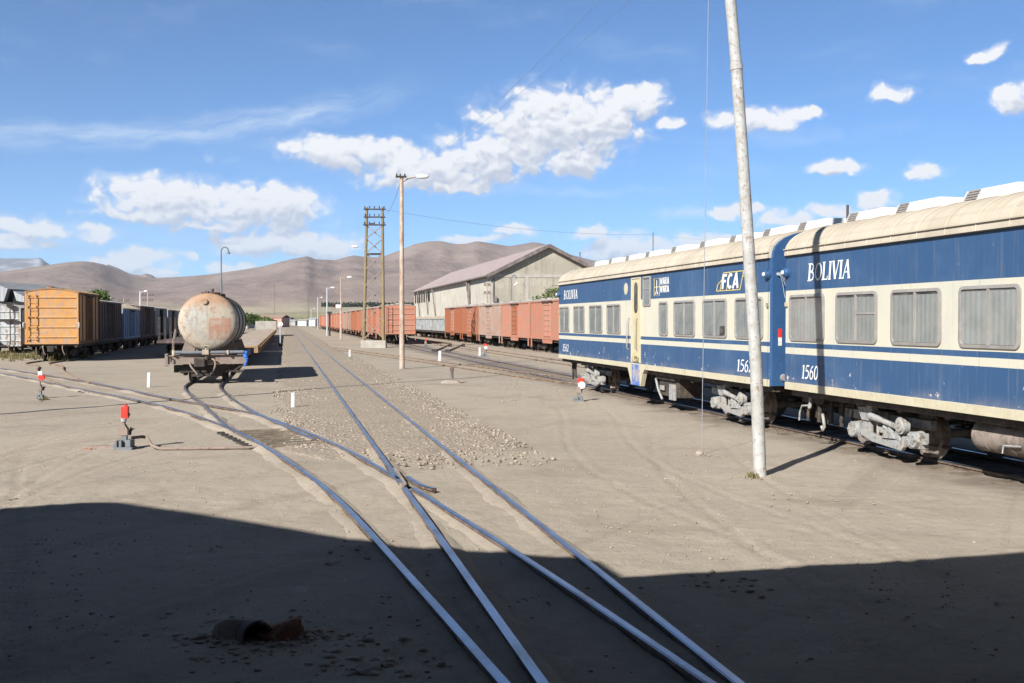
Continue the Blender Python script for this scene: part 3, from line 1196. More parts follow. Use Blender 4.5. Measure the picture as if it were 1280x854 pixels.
flat_plate(fr, [Vector((*gp(u, v, RT).xy, 0)) for u, v in ((488, 583), (497, 586), (509, 604), (503, 610))], -.02, RT - .004)
flat_plate(fr, [Vector((*gp(u, v, .07).xy, 0)) for u, v in ((478, 596), (497, 600), (502, 617), (494, 616))], -.03, .045)
flat_plate(fr, [Vector((*gp(u, v, .07).xy, 0)) for u, v in ((508, 596), (513, 595), (545, 611), (552, 625), (520, 613))], -.03, .035)
o1.append(fr.build('frog', MT['frog'], main, bevel=.008))
gr = smooth_line(catmull(px_line([(510, 595), (517, 600), (530, 607), (543, 610)]), .1))
o1.append(rail_mesh(gr, True, RT).build('guard_rail', [MT['rail_top'], MT['rail_rust']], main))
rooted(main, o1)

# the curve that leaves the main track to the left
C_PX = [(640, 862), (616, 836), (596, 814), (569, 781), (541.6, 750), (518, 724.5), (487, 691), (459.5, 662), (440, 637.5), (416.6, 616.5), (387.3, 593.5), (358, 573.2), (328.8, 555.9), (299.5, 539.6), (270, 528), (244, 518.6), (220, 511), (187.5, 503), (164, 498.4), (140.6, 493.6), (117, 489.3), (100, 486), (80, 481.8), (55, 476.5), (28, 471), (-10, 464.5), (-60, 457)]
D_PX = [(900, 860), (889, 852.7), (846, 824), (815, 802.7), (784, 780), (752.5, 759.7), (721, 738.5), (690, 718.3), (659, 697.5), (627.5, 677.3), (596, 657.8), (565, 638.6), (537.7, 622.5), (512, 607), (481, 587.5), (457.6, 573.6), (434, 561.2), (405, 548.3), (375.6, 536.4), (346, 525), (317, 516), (288, 510), (258, 505.7), (229, 500.7), (199, 495), (176, 490), (152, 485.2), (129, 480.7), (105.5, 476.2), (82, 472.6), (60, 469), (23, 463.5), (-20, 457), (-70, 450)]
root = thing('railway_track', 'shiny curved siding rails leaving the main track at the frog and bending left', 'track', gp(560, 770), 0)


def fit_curve(pp):
    pts = px_line(pp)
    pts = catmull(pts, .5)
    return smooth_line(pts, 8)


curC = fit_curve(C_PX)
curD = fit_curve(D_PX)
dcut = [p for p in curD]
fy = FROG.y
o2 = [add_rail(root, curC), add_rail(root, [p for p in dcut if p.y < fy - .10]), add_rail(root, [p for p in dcut if p.y > fy + .28])]
sl = MB()
for k in range(8):
    a, b = gp(304 + k * 6.4, 540 + k * 2.55), gp(350 + k * 5.6, 538.0 + k * 2.5)
    d = (b - a).normalized()
    sl.bar(a - d * .15 + Vector((0, 0, -.04)), b + d * (.1 + .1 * (k % 2)) + Vector((0, 0, -.04)), .13, .14)
o2.append(sl.build('sleepers', MT['sleeper'], root, bevel=.01))
for (ua, va, ub, vb) in ((276, 541.5, 316, 561), (100, 490, 152, 497)):
    ch = MB()
    for k in range(9):
        p = gp(ua + (ub - ua) * k / 8, va + (vb - va) * k / 8)
        ch.box(p + Vector((0, 0, -.03)), (.13, .11, .11), rz=.4 + .2 * math.sin(k * 3.0))
    a, b = gp(ua, va), gp(ub, vb)
    ch.bar(a + Vector((0, 0, -.025)), b + Vector((0, 0, -.025)), .10, .07)
    o2.append(ch.build('chairs', MT['blackiron'], root, bevel=.012))
rooted(root, o2)

# siding under the tank wagon
LT0, LT1 = -3.09, -2.02
troot = thing('railway_track', 'kinked siding rails that join the curve and run under the tank wagon and flat wagons', 'track', gp(256, 478), 0)
E1 = [(305, 543), (282, 531), (252.7, 504.6), (238, 493.2), (232, 486.5), (231.5, 482)]
E2 = [(393, 548.2), (369.8, 538.5), (346, 528), (326, 518), (305, 507.6), (288, 496.4), (279, 488), (275, 482)]


def join_line(pp, l):
    pts = px_line(pp)
    t0 = pts[-1].dot(DV)
    pts = smooth_line(catmull(pts + [yard(l, t0 + 3), yard(l, t0 + 8)], .3), 2)
    return pts + straight(l, t0 + 10, 300)


o3 = [add_rail(troot, join_line(E1, LT0), False, RT + .002), add_rail(troot, join_line(E2, LT1), False, RT + .002)]
rooted(troot, o3)

# siding of the orange boxcar
LO = -11.6
oroot = thing('railway_track', 'short kinked rails that leave the far curve and run under the orange boxcar', 'track', gp(70, 452), 0)
G1 = [(82, 482.5), (63, 474.5), (51, 468), (46.5, 462), (47.5, 457)]
G2 = [(112, 478.2), (100, 473.8), (88, 468.5), (79, 462), (77.5, 457)]
o4 = [add_rail(oroot, join_line(G1, LO - .535), True, RT + .004), add_rail(oroot, join_line(G2, LO + .535), True, RT + .004)]
rooted(oroot, o4)

# coach track and the sidings beyond it
LK = 9.82
kroot = thing('railway_track', 'straight dusty track under the two blue coaches and the far salmon boxcars', 'track', yard(LK, 10), ROTZ)
o5 = [add_rail(kroot, straight(LK - .535, -14, 330)), add_rail(kroot, straight(LK + .535, -14, 330))]
ks = MB()
for k in range(60):
    t = 6 + k * .72
    a, b = yard(LK - 1.0, t, -.008), yard(LK + 1.0, t, -.008)
    ks.bar(a, b, .2, .13)
o5.append(ks.build('sleepers', MT['sleeper'], kroot))
rooted(kroot, o5)
xroot = thing('railway_track', 'brown crossover rails curving from the main track to the coach track', 'track', gp(555, 456), 0)
X1 = [(385, 431.5), (397.6, 433.3), (415, 435.8), (436, 439), (480, 445.3), (520.6, 450.8), (555, 456), (602, 463.1), (640, 469), (680, 474.2), (724, 479.2)]
X2 = [(405, 432.6), (425, 435), (450, 438.6), (500, 445), (541, 450.5), (573.5, 454.6), (612, 459.6), (650, 464.5), (690, 469)]
o6 = [add_rail(xroot, smooth_line(catmull(px_line(X1), .8), 6), True, RT + .003), add_rail(xroot, smooth_line(catmull(px_line(X2), .8), 6), True, RT + .003)]
rooted(xroot, o6)
for l, lab in ((13.35, 'empty siding rails between the coach track and the near salmon boxcars'), (17.35, 'siding rails under the row of salmon boxcars beside the warehouse')):
    r_ = thing('railway_track', lab, 'track', yard(l, 30), ROTZ)
    oo = [add_rail(r_, straight(l - .535, 20, 330), True), add_rail(r_, straight(l + .535, 20, 330), True)]
    rooted(r_, oo)
LW = -17.7
r_ = thing('railway_track', 'far left siding rails under the rusty white boxcar', 'track', yard(LW, 60), ROTZ)
rooted(r_, [add_rail(r_, straight(LW - .535, 50, 200), True), add_rail(r_, straight(LW + .535, 50, 200), True)])

# ballast bed of the main track
def build_ballast():
    ts = np.concatenate([np.arange(14.0, 30, .2), np.arange(30, 60, .5), np.arange(60, 420, 6)])
    nl = 30
    V, rows = [], []
    for t in ts:
        l0 = -.15 + .35 * vnoise(t, 0, .5, 2) - .2 * min(1, (t - 14.5) / 20)
        l1 = 3.75 + .25 * vnoise(t, 4, .6, 8)
        if t < 17:
            l0 += (17 - t) * .55
            l1 -= (17 - t) * .2
        for k in range(nl + 1):
            q = k / nl
            l = l0 + (l1 - l0) * q
            z = GZ + .006 + .018 * math.sin(PI * q) ** .7 + (.012 * vnoise(l, t, 2.2, 6) if 0 < k < nl else -.05) - .06 * max(0, min(1, (16.6 + 1.2 * vnoise(l, 3, 1.1, 5) - t) / 1.6))
            p = yard(l, t, z if t < 60 else z + .02)
            V.append(p)
    n = nl + 1
    Fq = [(i * n + k, i * n + k + 1, (i + 1) * n + k + 1, (i + 1) * n + k) for i in range(len(ts) - 1) for k in range(nl)]
    fast_mesh('ballast_bed', V, Fq, MT['ballast'], 'structure', True)


build_ballast()

# drifted dust banked against the rails
def build_dust():
    V, Fq = [], []
    lines = [(curC, 1.0), (curD, 1.0), (straight(LM0, 3, 22, .3), .8), (straight(LM1, 3, 22, .3), .8), (join_line(E1, LT0)[:40], 1.0), (join_line(E2, LT1)[:40], 1.0)]
    for pts, amp in lines:
        for sgn in (1, -1):
            b = len(V)
            seed = rng.uniform(0, 50)
            for i, p in enumerate(pts):
                d = pts[min(i + 1, len(pts) - 1)] - pts[max(i - 1, 0)]
                d.z = 0
                d.normalize()
                q = Vector((d.y, -d.x, 0)) * sgn
                h = amp * max(-.01, .022 + .045 * vnoise(p.x, p.y, .8, seed) + .03 * vnoise(p.x, p.y, 3.1, seed + 4))
                h = min(h, .055)
                w = .15 + .07 * vnoise(p.x, p.y, 1.3, seed + 9)
                for o_, z in ((.030, h), (.055, h * .95), (.055 + w * .45, h * .45), (.06 + w, -.02)):
                    V.append(p + q * o_ + Vector((0, 0, GZ + z)))
            for i in range(len(pts) - 1):
                for k_ in range(3):
                    a = b + i * 4 + k_
                    Fq.append((a, a + 1, a + 5, a + 4))
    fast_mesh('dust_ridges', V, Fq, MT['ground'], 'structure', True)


build_dust()

# ------------------------------------------------------------------ loose stones
_phi = (1 + 5 ** .5) / 2
ICO = np.array([(-1, _phi, 0), (1, _phi, 0), (-1, -_phi, 0), (1, -_phi, 0), (0, -1, _phi), (0, 1, _phi), (0, -1, -_phi), (0, 1, -_phi), (_phi, 0, -1), (_phi, 0, 1), (-_phi, 0, -1), (-_phi, 0, 1)]) / 1.9
ICF = np.array([(0, 11, 5), (0, 5, 1), (0, 1, 7), (0, 7, 10), (0, 10, 11), (1, 5, 9), (5, 11, 4), (11, 10, 2), (10, 7, 6), (7, 1, 8), (3, 9, 4), (3, 4, 2), (3, 2, 6), (3, 6, 8), (3, 8, 9), (4, 9, 5), (2, 4, 11), (6, 2, 10), (8, 6, 7), (9, 8, 1)])


def stone_field(name, P, S, mat, flat=.65):
    n = len(P)
    V = np.repeat(ICO[None], n, 0) * (1 + rng.uniform(-.32, .32, (n, 12, 1)))
    V = np.clip(V, -.66, .62)
    V *= rng.uniform(.6, 1.4, (n, 1, 3))
    V[:, :, 2] *= flat
    a = rng.uniform(0, 2 * PI, n)
    ca, sa = np.cos(a)[:, None], np.sin(a)[:, None]
    x, y = V[:, :, 0] * ca - V[:, :, 1] * sa, V[:, :, 0] * sa + V[:, :, 1] * ca
    V = np.stack([x, y, V[:, :, 2]], 2) * S[:, None, None] + P[:, None, :]
    Fq = (ICF[None] + (np.arange(n) * 12)[:, None, None]).reshape(-1, 3)
    return fast_mesh(name, V.reshape(-1, 3), Fq, mat, 'stuff')


def scatter_stones():
    P, S = [], []
    while len(P) < 12500:
        t = 14.5 + (rng.random() ** 1.7) * 45
        l = rng.uniform(-.35, 3.95)
        if rng.random() > (t - 14.2) / 4.5 or (t < 18 and l < (18 - t) * .55 - .2) or (t < 24 and l < -.05):
            continue
        if abs(l - LM0) < .07 or abs(l - LM1) < .07:
            continue
        c = vnoise(l, t, .55, 12)
        if c < rng.uniform(-.55, .35):
            continue
        p = yard(l, t, GZ + .012)
        P.append(p)
        S.append(.012 + .034 * rng.random() ** 2.6)
    o = stone_field('ballast_stones', np.array(P), np.array(S), MT['stones'])
    tag(o, 'loose grey brown ballast stones along the main track', 'stones')
    P, S = [], []
    while len(P) < 9500:
        y = 5 + 26 * rng.random() ** 1.5
        x = rng.uniform(-.56, .56) * y
        c = vnoise(x, y, .35, 21) + .5 * vnoise(x, y, 1.2, 22)
        if c < rng.uniform(-.2, .8):
            continue
        P.append((x, y, GZ + .02 * vnoise(x, y, .45, 3)))
        S.append(.0035 + .018 * rng.random() ** 6)
    sun_ = [k for k in range(len(P)) if P[k][1] > 9.3]
    o = stone_field('loose_pebbles', np.array([P[k] for k in sun_]), np.array([S[k] for k in sun_]) * .9, MT['stones_dark'], .55)
    tag(o, 'small pale and dark pebbles scattered over the sunlit dirt', 'stones')
    keep = [k for k in range(len(P)) if P[k][1] <= 9.3]
    P, S = [P[k] for k in keep], [S[k] for k in keep]
    # rubble around the broken pipe and beside the rails in the foreground
    for (u, v, n, sp, smax) in ((285, 795, 260, .38, .05), (345, 800, 220, .36, .055), (470, 830, 70, .25, .07), (380, 790, 70, .3, .035), (250, 770, 60, .5, .03),
                                (470, 690, 60, .25, .03), (930, 730, 40, .35, .045), (640, 500, 40, .6, .06), (655, 484, 30, .5, .05), (1010, 630, 40, .5, .035), (945, 597, 70, .22, .03), (876, 569, 40, .16, .03)):
        c = gp(u, v)
        for _ in range(n):
            P.append((c.x + rng.normal() * sp, c.y + rng.normal() * sp * .7, GZ + .004))
            S.append(.006 + .8 * smax * rng.random() ** 3.6)
    for crv, off in ((curC, -.13), (curC, .16), (curD, -.14), (curD, .15)):
        for p in crv:
            for _ in range(3):
                P.append((p.x + off + rng.normal() * .07, p.y + rng.normal() * .25, GZ + .002))
                S.append(.005 + .022 * rng.random() ** 3.5)
    o = stone_field('loose_stones', np.array(P), np.array(S), MT['ground'], .45)
    tag(o, 'small loose stones and rubble scattered over the yard dirt', 'stones')


scatter_stones()


# ------------------------------------------------------------------ lettering
T_, t_ = .17, .065


def arc(cx, cy, rx, ry, a0, a1, n=14):
    return [(cx + rx * math.cos(R(a0 + (a1 - a0) * i / n)), cy + ry * math.sin(R(a0 + (a1 - a0) * i / n))) for i in range(n + 1)]


SERIF = {
    'B': (.66, [([(.14, 0), (.14, 1)], T_), ([(.14, .97), (.34, .97), (.48, .88), (.5, .75), (.44, .6), (.3, .53), (.14, .52)], .085), ([(.3, .52), (.5, .46), (.58, .28), (.5, .1), (.34, .035), (.14, .03)], .10), ([(.0, .02), (.2, .02)], t_), ([(.0, .98), (.2, .98)], t_)]),
    'O': (.74, [(arc(.36, .5, .28, .46, 0, 360, 24), .105)]),
    'L': (.58, [([(.14, 0), (.14, 1)], T_), ([(.14, .03), (.5, .03)], t_), ([(.5, .0), (.53, .22)], t_), ([(0, .98), (.28, .98)], t_), ([(0, .02), (.2, .02)], t_)]),
    'I': (.34, [([(.15, 0), (.15, 1)], T_), ([(.02, .98), (.29, .98)], t_), ([(.02, .02), (.29, .02)], t_)]),
    'V': (.66, [([(.08, 1), (.33, 0)], T_), ([(.33, 0), (.58, 1)], .075), ([(-.02, .98), (.22, .98)], t_), ([(.48, .98), (.68, .98)], t_)]),
    'A': (.68, [([(.04, 0), (.34, 1)], .075), ([(.34, 1), (.58, 0)], T_), ([(.14, .34), (.46, .34)], t_), ([(-.04, .02), (.14, .02)], t_), ([(.46, .02), (.7, .02)], t_)]),
    '1': (.42, [([(.2, 0), (.2, 1)], .15), ([(.2, .98), (.05, .86)], .08), ([(.06, .02), (.36, .02)], t_)]),
    '5': (.56, [([(.46, .96), (.14, .96)], .11), ([(.14, .97), (.09, .56)], .075), ([(.09, .56), (.28, .62), (.44, .5), (.46, .3), (.36, .1), (.2, .03), (.05, .07)], .115)]),
    '6': (.56, [(arc(.27, .3, .19, .28, 0, 360, 20), .105), ([(.09, .34), (.12, .62), (.26, .86), (.42, .97)], .10)]),
    '0': (.56, [(arc(.27, .5, .20, .46, 0, 360, 22), .115)]),
    '2': (.56, [([(.07, .78), (.14, .93), (.28, .97), (.42, .88), (.44, .7), (.34, .48), (.07, .05)], .105), ([(.06, .05), (.47, .05)], .10)]),
}
SANS = {
    'F': (.56, [([(.1, 0), (.1, 1)], .2), ([(.1, .91), (.5, .91)], .18), ([(.1, .52), (.42, .52)], .17)]),
    'C': (.62, [(arc(.33, .5, .23, .42, 50, 310, 18), .19)]),
    'A': (.66, [([(.06, 0), (.32, 1)], .19), ([(.32, 1), (.58, 0)], .19), ([(.16, .28), (.48, .28)], .15)]),
    'W': (.86, [([(.06, 1), (.22, 0)], .16), ([(.22, 0), (.4, .9)], .14), ([(.4, .9), (.58, 0)], .14), ([(.58, 0), (.76, 1)], .16)]),
    'R': (.62, [([(.1, 0), (.1, 1)], .18), ([(.1, .92), (.36, .92), (.47, .74), (.36, .54), (.1, .52)], .15), ([(.28, .52), (.52, 0)], .16)]),
}


def strokes(mb, st, place, depth=.004):
    """st: list of (points, width) in a plane; place(a, b, d) -> 3-D point"""
    for k, (pts, w) in enumerate(st):
        dd = depth + .0007 * (k % 9)
        P = [Vector((a, b)) for a, b in pts]
        n = len(P)
        L, Q = [], []
        closed = (P[0] - P[-1]).length < 1e-4
        for i in range(n):
            a = P[i - 1] if i > 0 else (P[-2] if closed else P[0])
            b = P[i + 1] if i < n - 1 else (P[1] if closed else P[-1])
            d = (b - a).normalized()
            s = Vector((-d.y, d.x)) * (w / 2)
            L.append(P[i] + s)
            Q.append(P[i] - s)
        vs = [place(p.x, p.y, dd) for p in L] + [place(p.x, p.y, dd) for p in Q]
        mb.add(vs, [(i, i + 1, n + i + 1, n + i) for i in range(n - 1)])


def text_on_side(name, text, table, x_start, z0, h, w_total, y, parent, mat, slant=.22, label=None):
    """lettering on the +y side of a coach, reading towards -x"""
    nat = sum(table[c][0] for c in text)
    kx = w_total / nat
    mb = MB()
    cur = 0.0
    for c in text:
        adv, st = table[c]

        def place(a, b, d, cur=cur):
            return (x_start - (cur + a) * kx - slant * b * h * .6, y + d, z0 + b * h)
        # keep stroke weight even when letters are squeezed sideways
        strokes(mb, st, place)
        cur += adv
    o = mb.build(name, mat, parent)
    if label:
        o['label'] = label
    return o


# ------------------------------------------------------------------ passenger coaches
HB = 1.40                 # half body width
GUT = 3.285


def rrect(x0, x1, z0, z1, r, n=5):
    pts = []
    for cx, cz, a0 in ((x1 - r, z1 - r, 0), (x0 + r, z1 - r, 90), (x0 + r, z0 + r, 180), (x1 - r, z0 + r, 270)):
        for i in range(n + 1):
            a = R(a0 + 90 * i / n)
            pts.append((cx + r * math.cos(a), cz + r * math.sin(a)))
    return pts


def coach_window(parent, xc, w, z0, z1, kind='double', y=HB, sgn=1, r=.085):
    x0, x1 = xc - w / 2, xc + w / 2
    fr = MB()
    fw = .042
    o = rrect(x0, x1, z0, z1, r)
    i_ = rrect(x0 + fw, x1 - fw, z0 + fw, z1 - fw, max(.02, r - .03))
    n = len(o)
    Y = lambda d: y + sgn * d
    vs = [(a, Y(.001), b) for a, b in o] + [(a, Y(.024), b) for a, b in o] + [(a, Y(.030), b) for a, b in i_] + [(a, Y(.002), b) for a, b in i_]
    fs = []
    for k in range(n):
        q = (k + 1) % n
        fs += [(k, q, n + q, n + k), (n + k, n + q, 2 * n + q, 2 * n + k), (2 * n + k, 2 * n + q, 3 * n + q, 3 * n + k)]
    fr.add(vs, fs)
    win = fr.build('window', MT['alu'], parent, smooth=40)
    bk = MB()
    bk.b2(x0 + fw, x1 - fw, Y(.0015), Y(.003), z0 + fw, z1 - fw)
    bk.build('shade_backing', MT['dark'], win)  # black plate on the solid side, its colour standing in for the unlit interior
    mu = MB()
    if kind == 'double':
        mu.b2(xc - .022, xc + .022, Y(.004), Y(.027), z0 + fw, z1 - fw)
    elif kind == 'hopper':
        mu.b2(xc - .022, xc + .022, Y(.004), Y(.027), z0 + fw, z1 - fw)
        mu.b2(x0 + fw, xc - .022, Y(.012), Y(.020), z0 + (z1 - z0) * .56, z0 + (z1 - z0) * .60)
    elif kind == 'slot':
        mu.b2(x0 + fw, x1 - fw, Y(.004), Y(.02), z0 + (z1 - z0) * .56, z0 + (z1 - z0) * .60)
    elif kind == 'open':
        mu.b2(xc - .022, xc + .022, Y(.004), Y(.027), z0 + fw, z1 - fw)
    if mu.v:
        mu.build('mullion', MT['alu'], win)
    # curtain with vertical folds hung a little below the window head
    cu = MB()
    ztop = z1 - fw - random.uniform(.024, .05)
    zbot = z0 + fw + random.uniform(.0, .012)
    nx = max(8, int((w - 2 * fw) / .012))
    vs = []
    for k in range(nx + 1):
        q = k / nx
        x = x0 + fw + .004 + (w - 2 * fw - .008) * q
        d = .0075 + .0032 * math.sin(x * 2 * PI / .105 + .6 * math.sin(x * 7))
        vs += [(x, Y(d), zbot), (x, Y(d), ztop)]
    cf = [(2 * k, 2 * k + 2, 2 * k + 3, 2 * k + 1) for k in range(nx)]
    if kind == 'open':
        # sliding half lowered: a dark gap in the bottom corner
        cf = []
        for k in range(nx):
            x = x0 + fw + (w - 2 * fw) * k / nx
            cf.append((2 * k, 2 * k + 2, 2 * k + 3, 2 * k + 1))
        for k in range(nx + 1):
            if x0 + .06 < vs[2 * k][0] < x0 + .34:
                p = vs[2 * k]
                vs[2 * k] = (p[0], p[1], z0 + (z1 - z0) * .30)
    cu.add(vs, cf)
    cu.build('curtain', MT['curtain'], win, smooth=60)
    gl = MB()
    g_ = rrect(x0 + fw - .004, x1 - fw + .004, z0 + fw - .004, z1 - fw + .004, .03)
    gl.add([(a, Y(.0135), b) for a, b in g_], [tuple(range(len(g_)))])
    gl.build('pane', MT['glass'], win)
    return win


def wheel_mb(x, y, r, sgn, thick=.11):
    """wheel on an axle along y; sgn = outer side"""
    mb = MB()
    prof = [(.0, r * .16), (.03, r * .20), (.035, r * .34), (.0, r * .42), (-.012, r * .78), (.012, r * .84), (.015, r * .97), (0, r), (-.075, r), (-.09, r + .026), (-.11, r + .02), (-.115, r * .8), (-.1, 0.02)]
    n = 28
    vs, fs = [], []
    for (a, q) in prof:
        for i in range(n):
            t = 2 * PI * i / n
            vs.append((x + q * math.cos(t), y + sgn * a, RT + r + q * math.sin(t)))
    m = len(prof)
    for j in range(m - 1):
        for i in range(n):
            a, b = j * n + i, j * n + (i + 1) % n
            fs.append((a, b, b + n, a + n))
    fs.append(tuple(range(n)))
    mb.add(vs, fs)
    return mb


def coach_bogie(parent, xc):
    r = .36
    xw, xc = xc, xc - .56          # side gear hangs outside and a little behind the wheels
    fr = MB()
    for s in (1, -1):
        y = s * 1.06
        # lower equaliser beam, upper bracket, guide posts
        pr = [(.74, .44), (.70, .36), (.40, .29), (-.36, .24), (-.42, .30), (-.46, .45), (-.40, .46), (-.36, .40), (.05, .37), (.30, .40), (.66, .46)]
        fr.prism([(xc + a, b) for a, b in pr], y, y + s * .07, 'y')
        pr = [(.80, .86), (.36, .86), (.36, .60), (.66, .60), (.70, .66)]
        fr.prism([(xc + a, b) for a, b in pr], y - s * .02, y + s * .09, 'y')
        fr.b2(xc + .46, xc + .66, y, y + s * .06, .42, .62)
        fr.b2(xc + .30, xc + .34, y, y + s * .03, .40, .60)
        fr.prism([(xc + a, b) for a, b in ((.10, .38), (-.02, .55), (-.12, .57), (-.24, .40))], y, y + s * .10, 'y')
        fr.prism([(xc + a, b) for a, b in ((-.22, .40), (-.24, .58), (-.30, .56), (-.36, .38))], y + s * .01, y + s * .08, 'y')
        # side sill of the frame and axle guard
        fr.b2(xw + 1.15, xw - 1.25, y - s * .30, y - s * .20, .56, .70)
        fr.b2(xc + .30, xc - .2, y - s * .28, y + s * .02, .44, .54)
    fr.b2(xw - .22, xw + .22, -.9, .9, .52, .74)
    fr.v = [(x_, y_, z_ + .05) for x_, y_, z_ in fr.v]
    bg = fr.build('bogie', MT['bogie_grey'], parent, bevel=.010)
    for s in (1, -1):
        y = s * 1.06
        ar = MB()
        ar.tube([(xc + .40, y + s * .08, .73), (xc + .10, y + s * .09, .69), (xc - .30, y + s * .09, .63)], [.065, .042, .042], 10)
        ar.tube([(xc + .06, y + s * .07, .60), (xc - .14, y + s * .07, .54)], .035, 8)
        ar.build('lever_arm', MT['bogie_grey'], bg, smooth=50)
        dm = MB()
        dm.cyl((xc - .40, y + s * .02, .66), (xc - .40, y + s * .11, .66), .125, .125, 24)
        dm.cyl((xc - .40, y + s * .10, .66), (xc - .40, y + s * .135, .66), .10, .085, 24)
        dm.cyl((xc - .40, y + s * .13, .66), (xc - .40, y + s * .145, .66), .02, .02, 10)
        dm.build('damper', MT['bogie_grey'], bg, smooth=40)
        for q in (.88, -.70):
            bx = MB()
            bx.cyl((xc + q, y - s * .05, .48), (xc + q, y + s * .13, .48), .135, .115, 18)
            bx.b2(xc + q - .15, xc + q + .15, y - s * .06, y + s * .06, .37, .59)
            for k in range(6):
                a = k * PI / 3
                bx.cyl((xc + q + .09 * math.cos(a), y + s * .11, .48 + .09 * math.sin(a)), (xc + q + .09 * math.cos(a), y + s * .145, .48 + .09 * math.sin(a)), .018, .018, 6)
            bx.b2(xc + q - .22, xc + q - .14, y + s * .0, y + s * .06, .44, .50)
            bx.build('axle_box', MT['bogie_grey'], bg, bevel=.006)
    xc = xw
    for q in (.88, -.80):
        for s in (1, -1):
            w = wheel_mb(xc + q, s * .60, r, s)
            if s == 1:
                w.cyl((xc + q, -.6, RT + r), (xc + q, .6, RT + r), .07, .07, 10)
            w.v = [(x_, y_, z_ + .045) for x_, y_, z_ in w.v]
            w.build('wheel', MT['dusty_wheel'], bg, smooth=35)
    for s in (1, -1):
        sp = MB()
        for q in (.16, -.06):
            pts = [(xc + q + .075 * math.cos(a), s * .62 + .075 * math.sin(a), .40 + .18 * a / (2 * PI * 4)) for a in np.linspace(0, 8 * PI, 48)]
            sp.tube(pts, .016, 5)
        sp.b2(xc - .8 + .44, xc - .8 + .50, s * .55, s * .68, .30, .6)
        sp.b2(xc - 1.3, xc + .3, s * .56, s * .60, .34, .38)
        sp.build('springs_and_brake', MT['underframe'], bg)
    return bg


def roof_profile(n=22, off=0.0):
    a, b = HB + .03, .545
    pts = []
    for i in range(n + 1):
        t = PI * i / n
        c, s = math.cos(t), max(0.0, math.sin(t))
        pts.append((math.copysign(abs(c) ** .72, c) * (a + off), GUT + .005 + (s ** .86) * (b + off)))
    return pts


def ac_unit(parent, xfar, ln=1.42):
    z0, z1 = 3.72, 3.99
    mb = MB()
    prof = [(xfar, z0), (xfar - .22, z1), (xfar - ln + .16, z1), (xfar - ln, z0)]
    mb.prism(prof, -.50, .50, 'y')
    o = mb.build('roof_unit', MT['white_paint'], parent, bevel=.03, smooth=35)
    gr = MB()
    for k in range(6):
        z = z0 + .07 + k * .034
        xl = xfar - .22 * (z - z0) / (z1 - z0) - .09
        gr.b2(xl - .25, xl, .503, .512, z, z + .021)
    gr.build('grille', MT['alu'], o)
    gb = MB()
    gb.prism([(xfar - .10, z0 + .05), (xfar - .25, z0 + .235), (xfar - .50, z0 + .235), (xfar - .37, z0 + .05)], .500, .5025, 'y')
    gb.build('grille_recess', MT['beam_brown'], o)
    return o


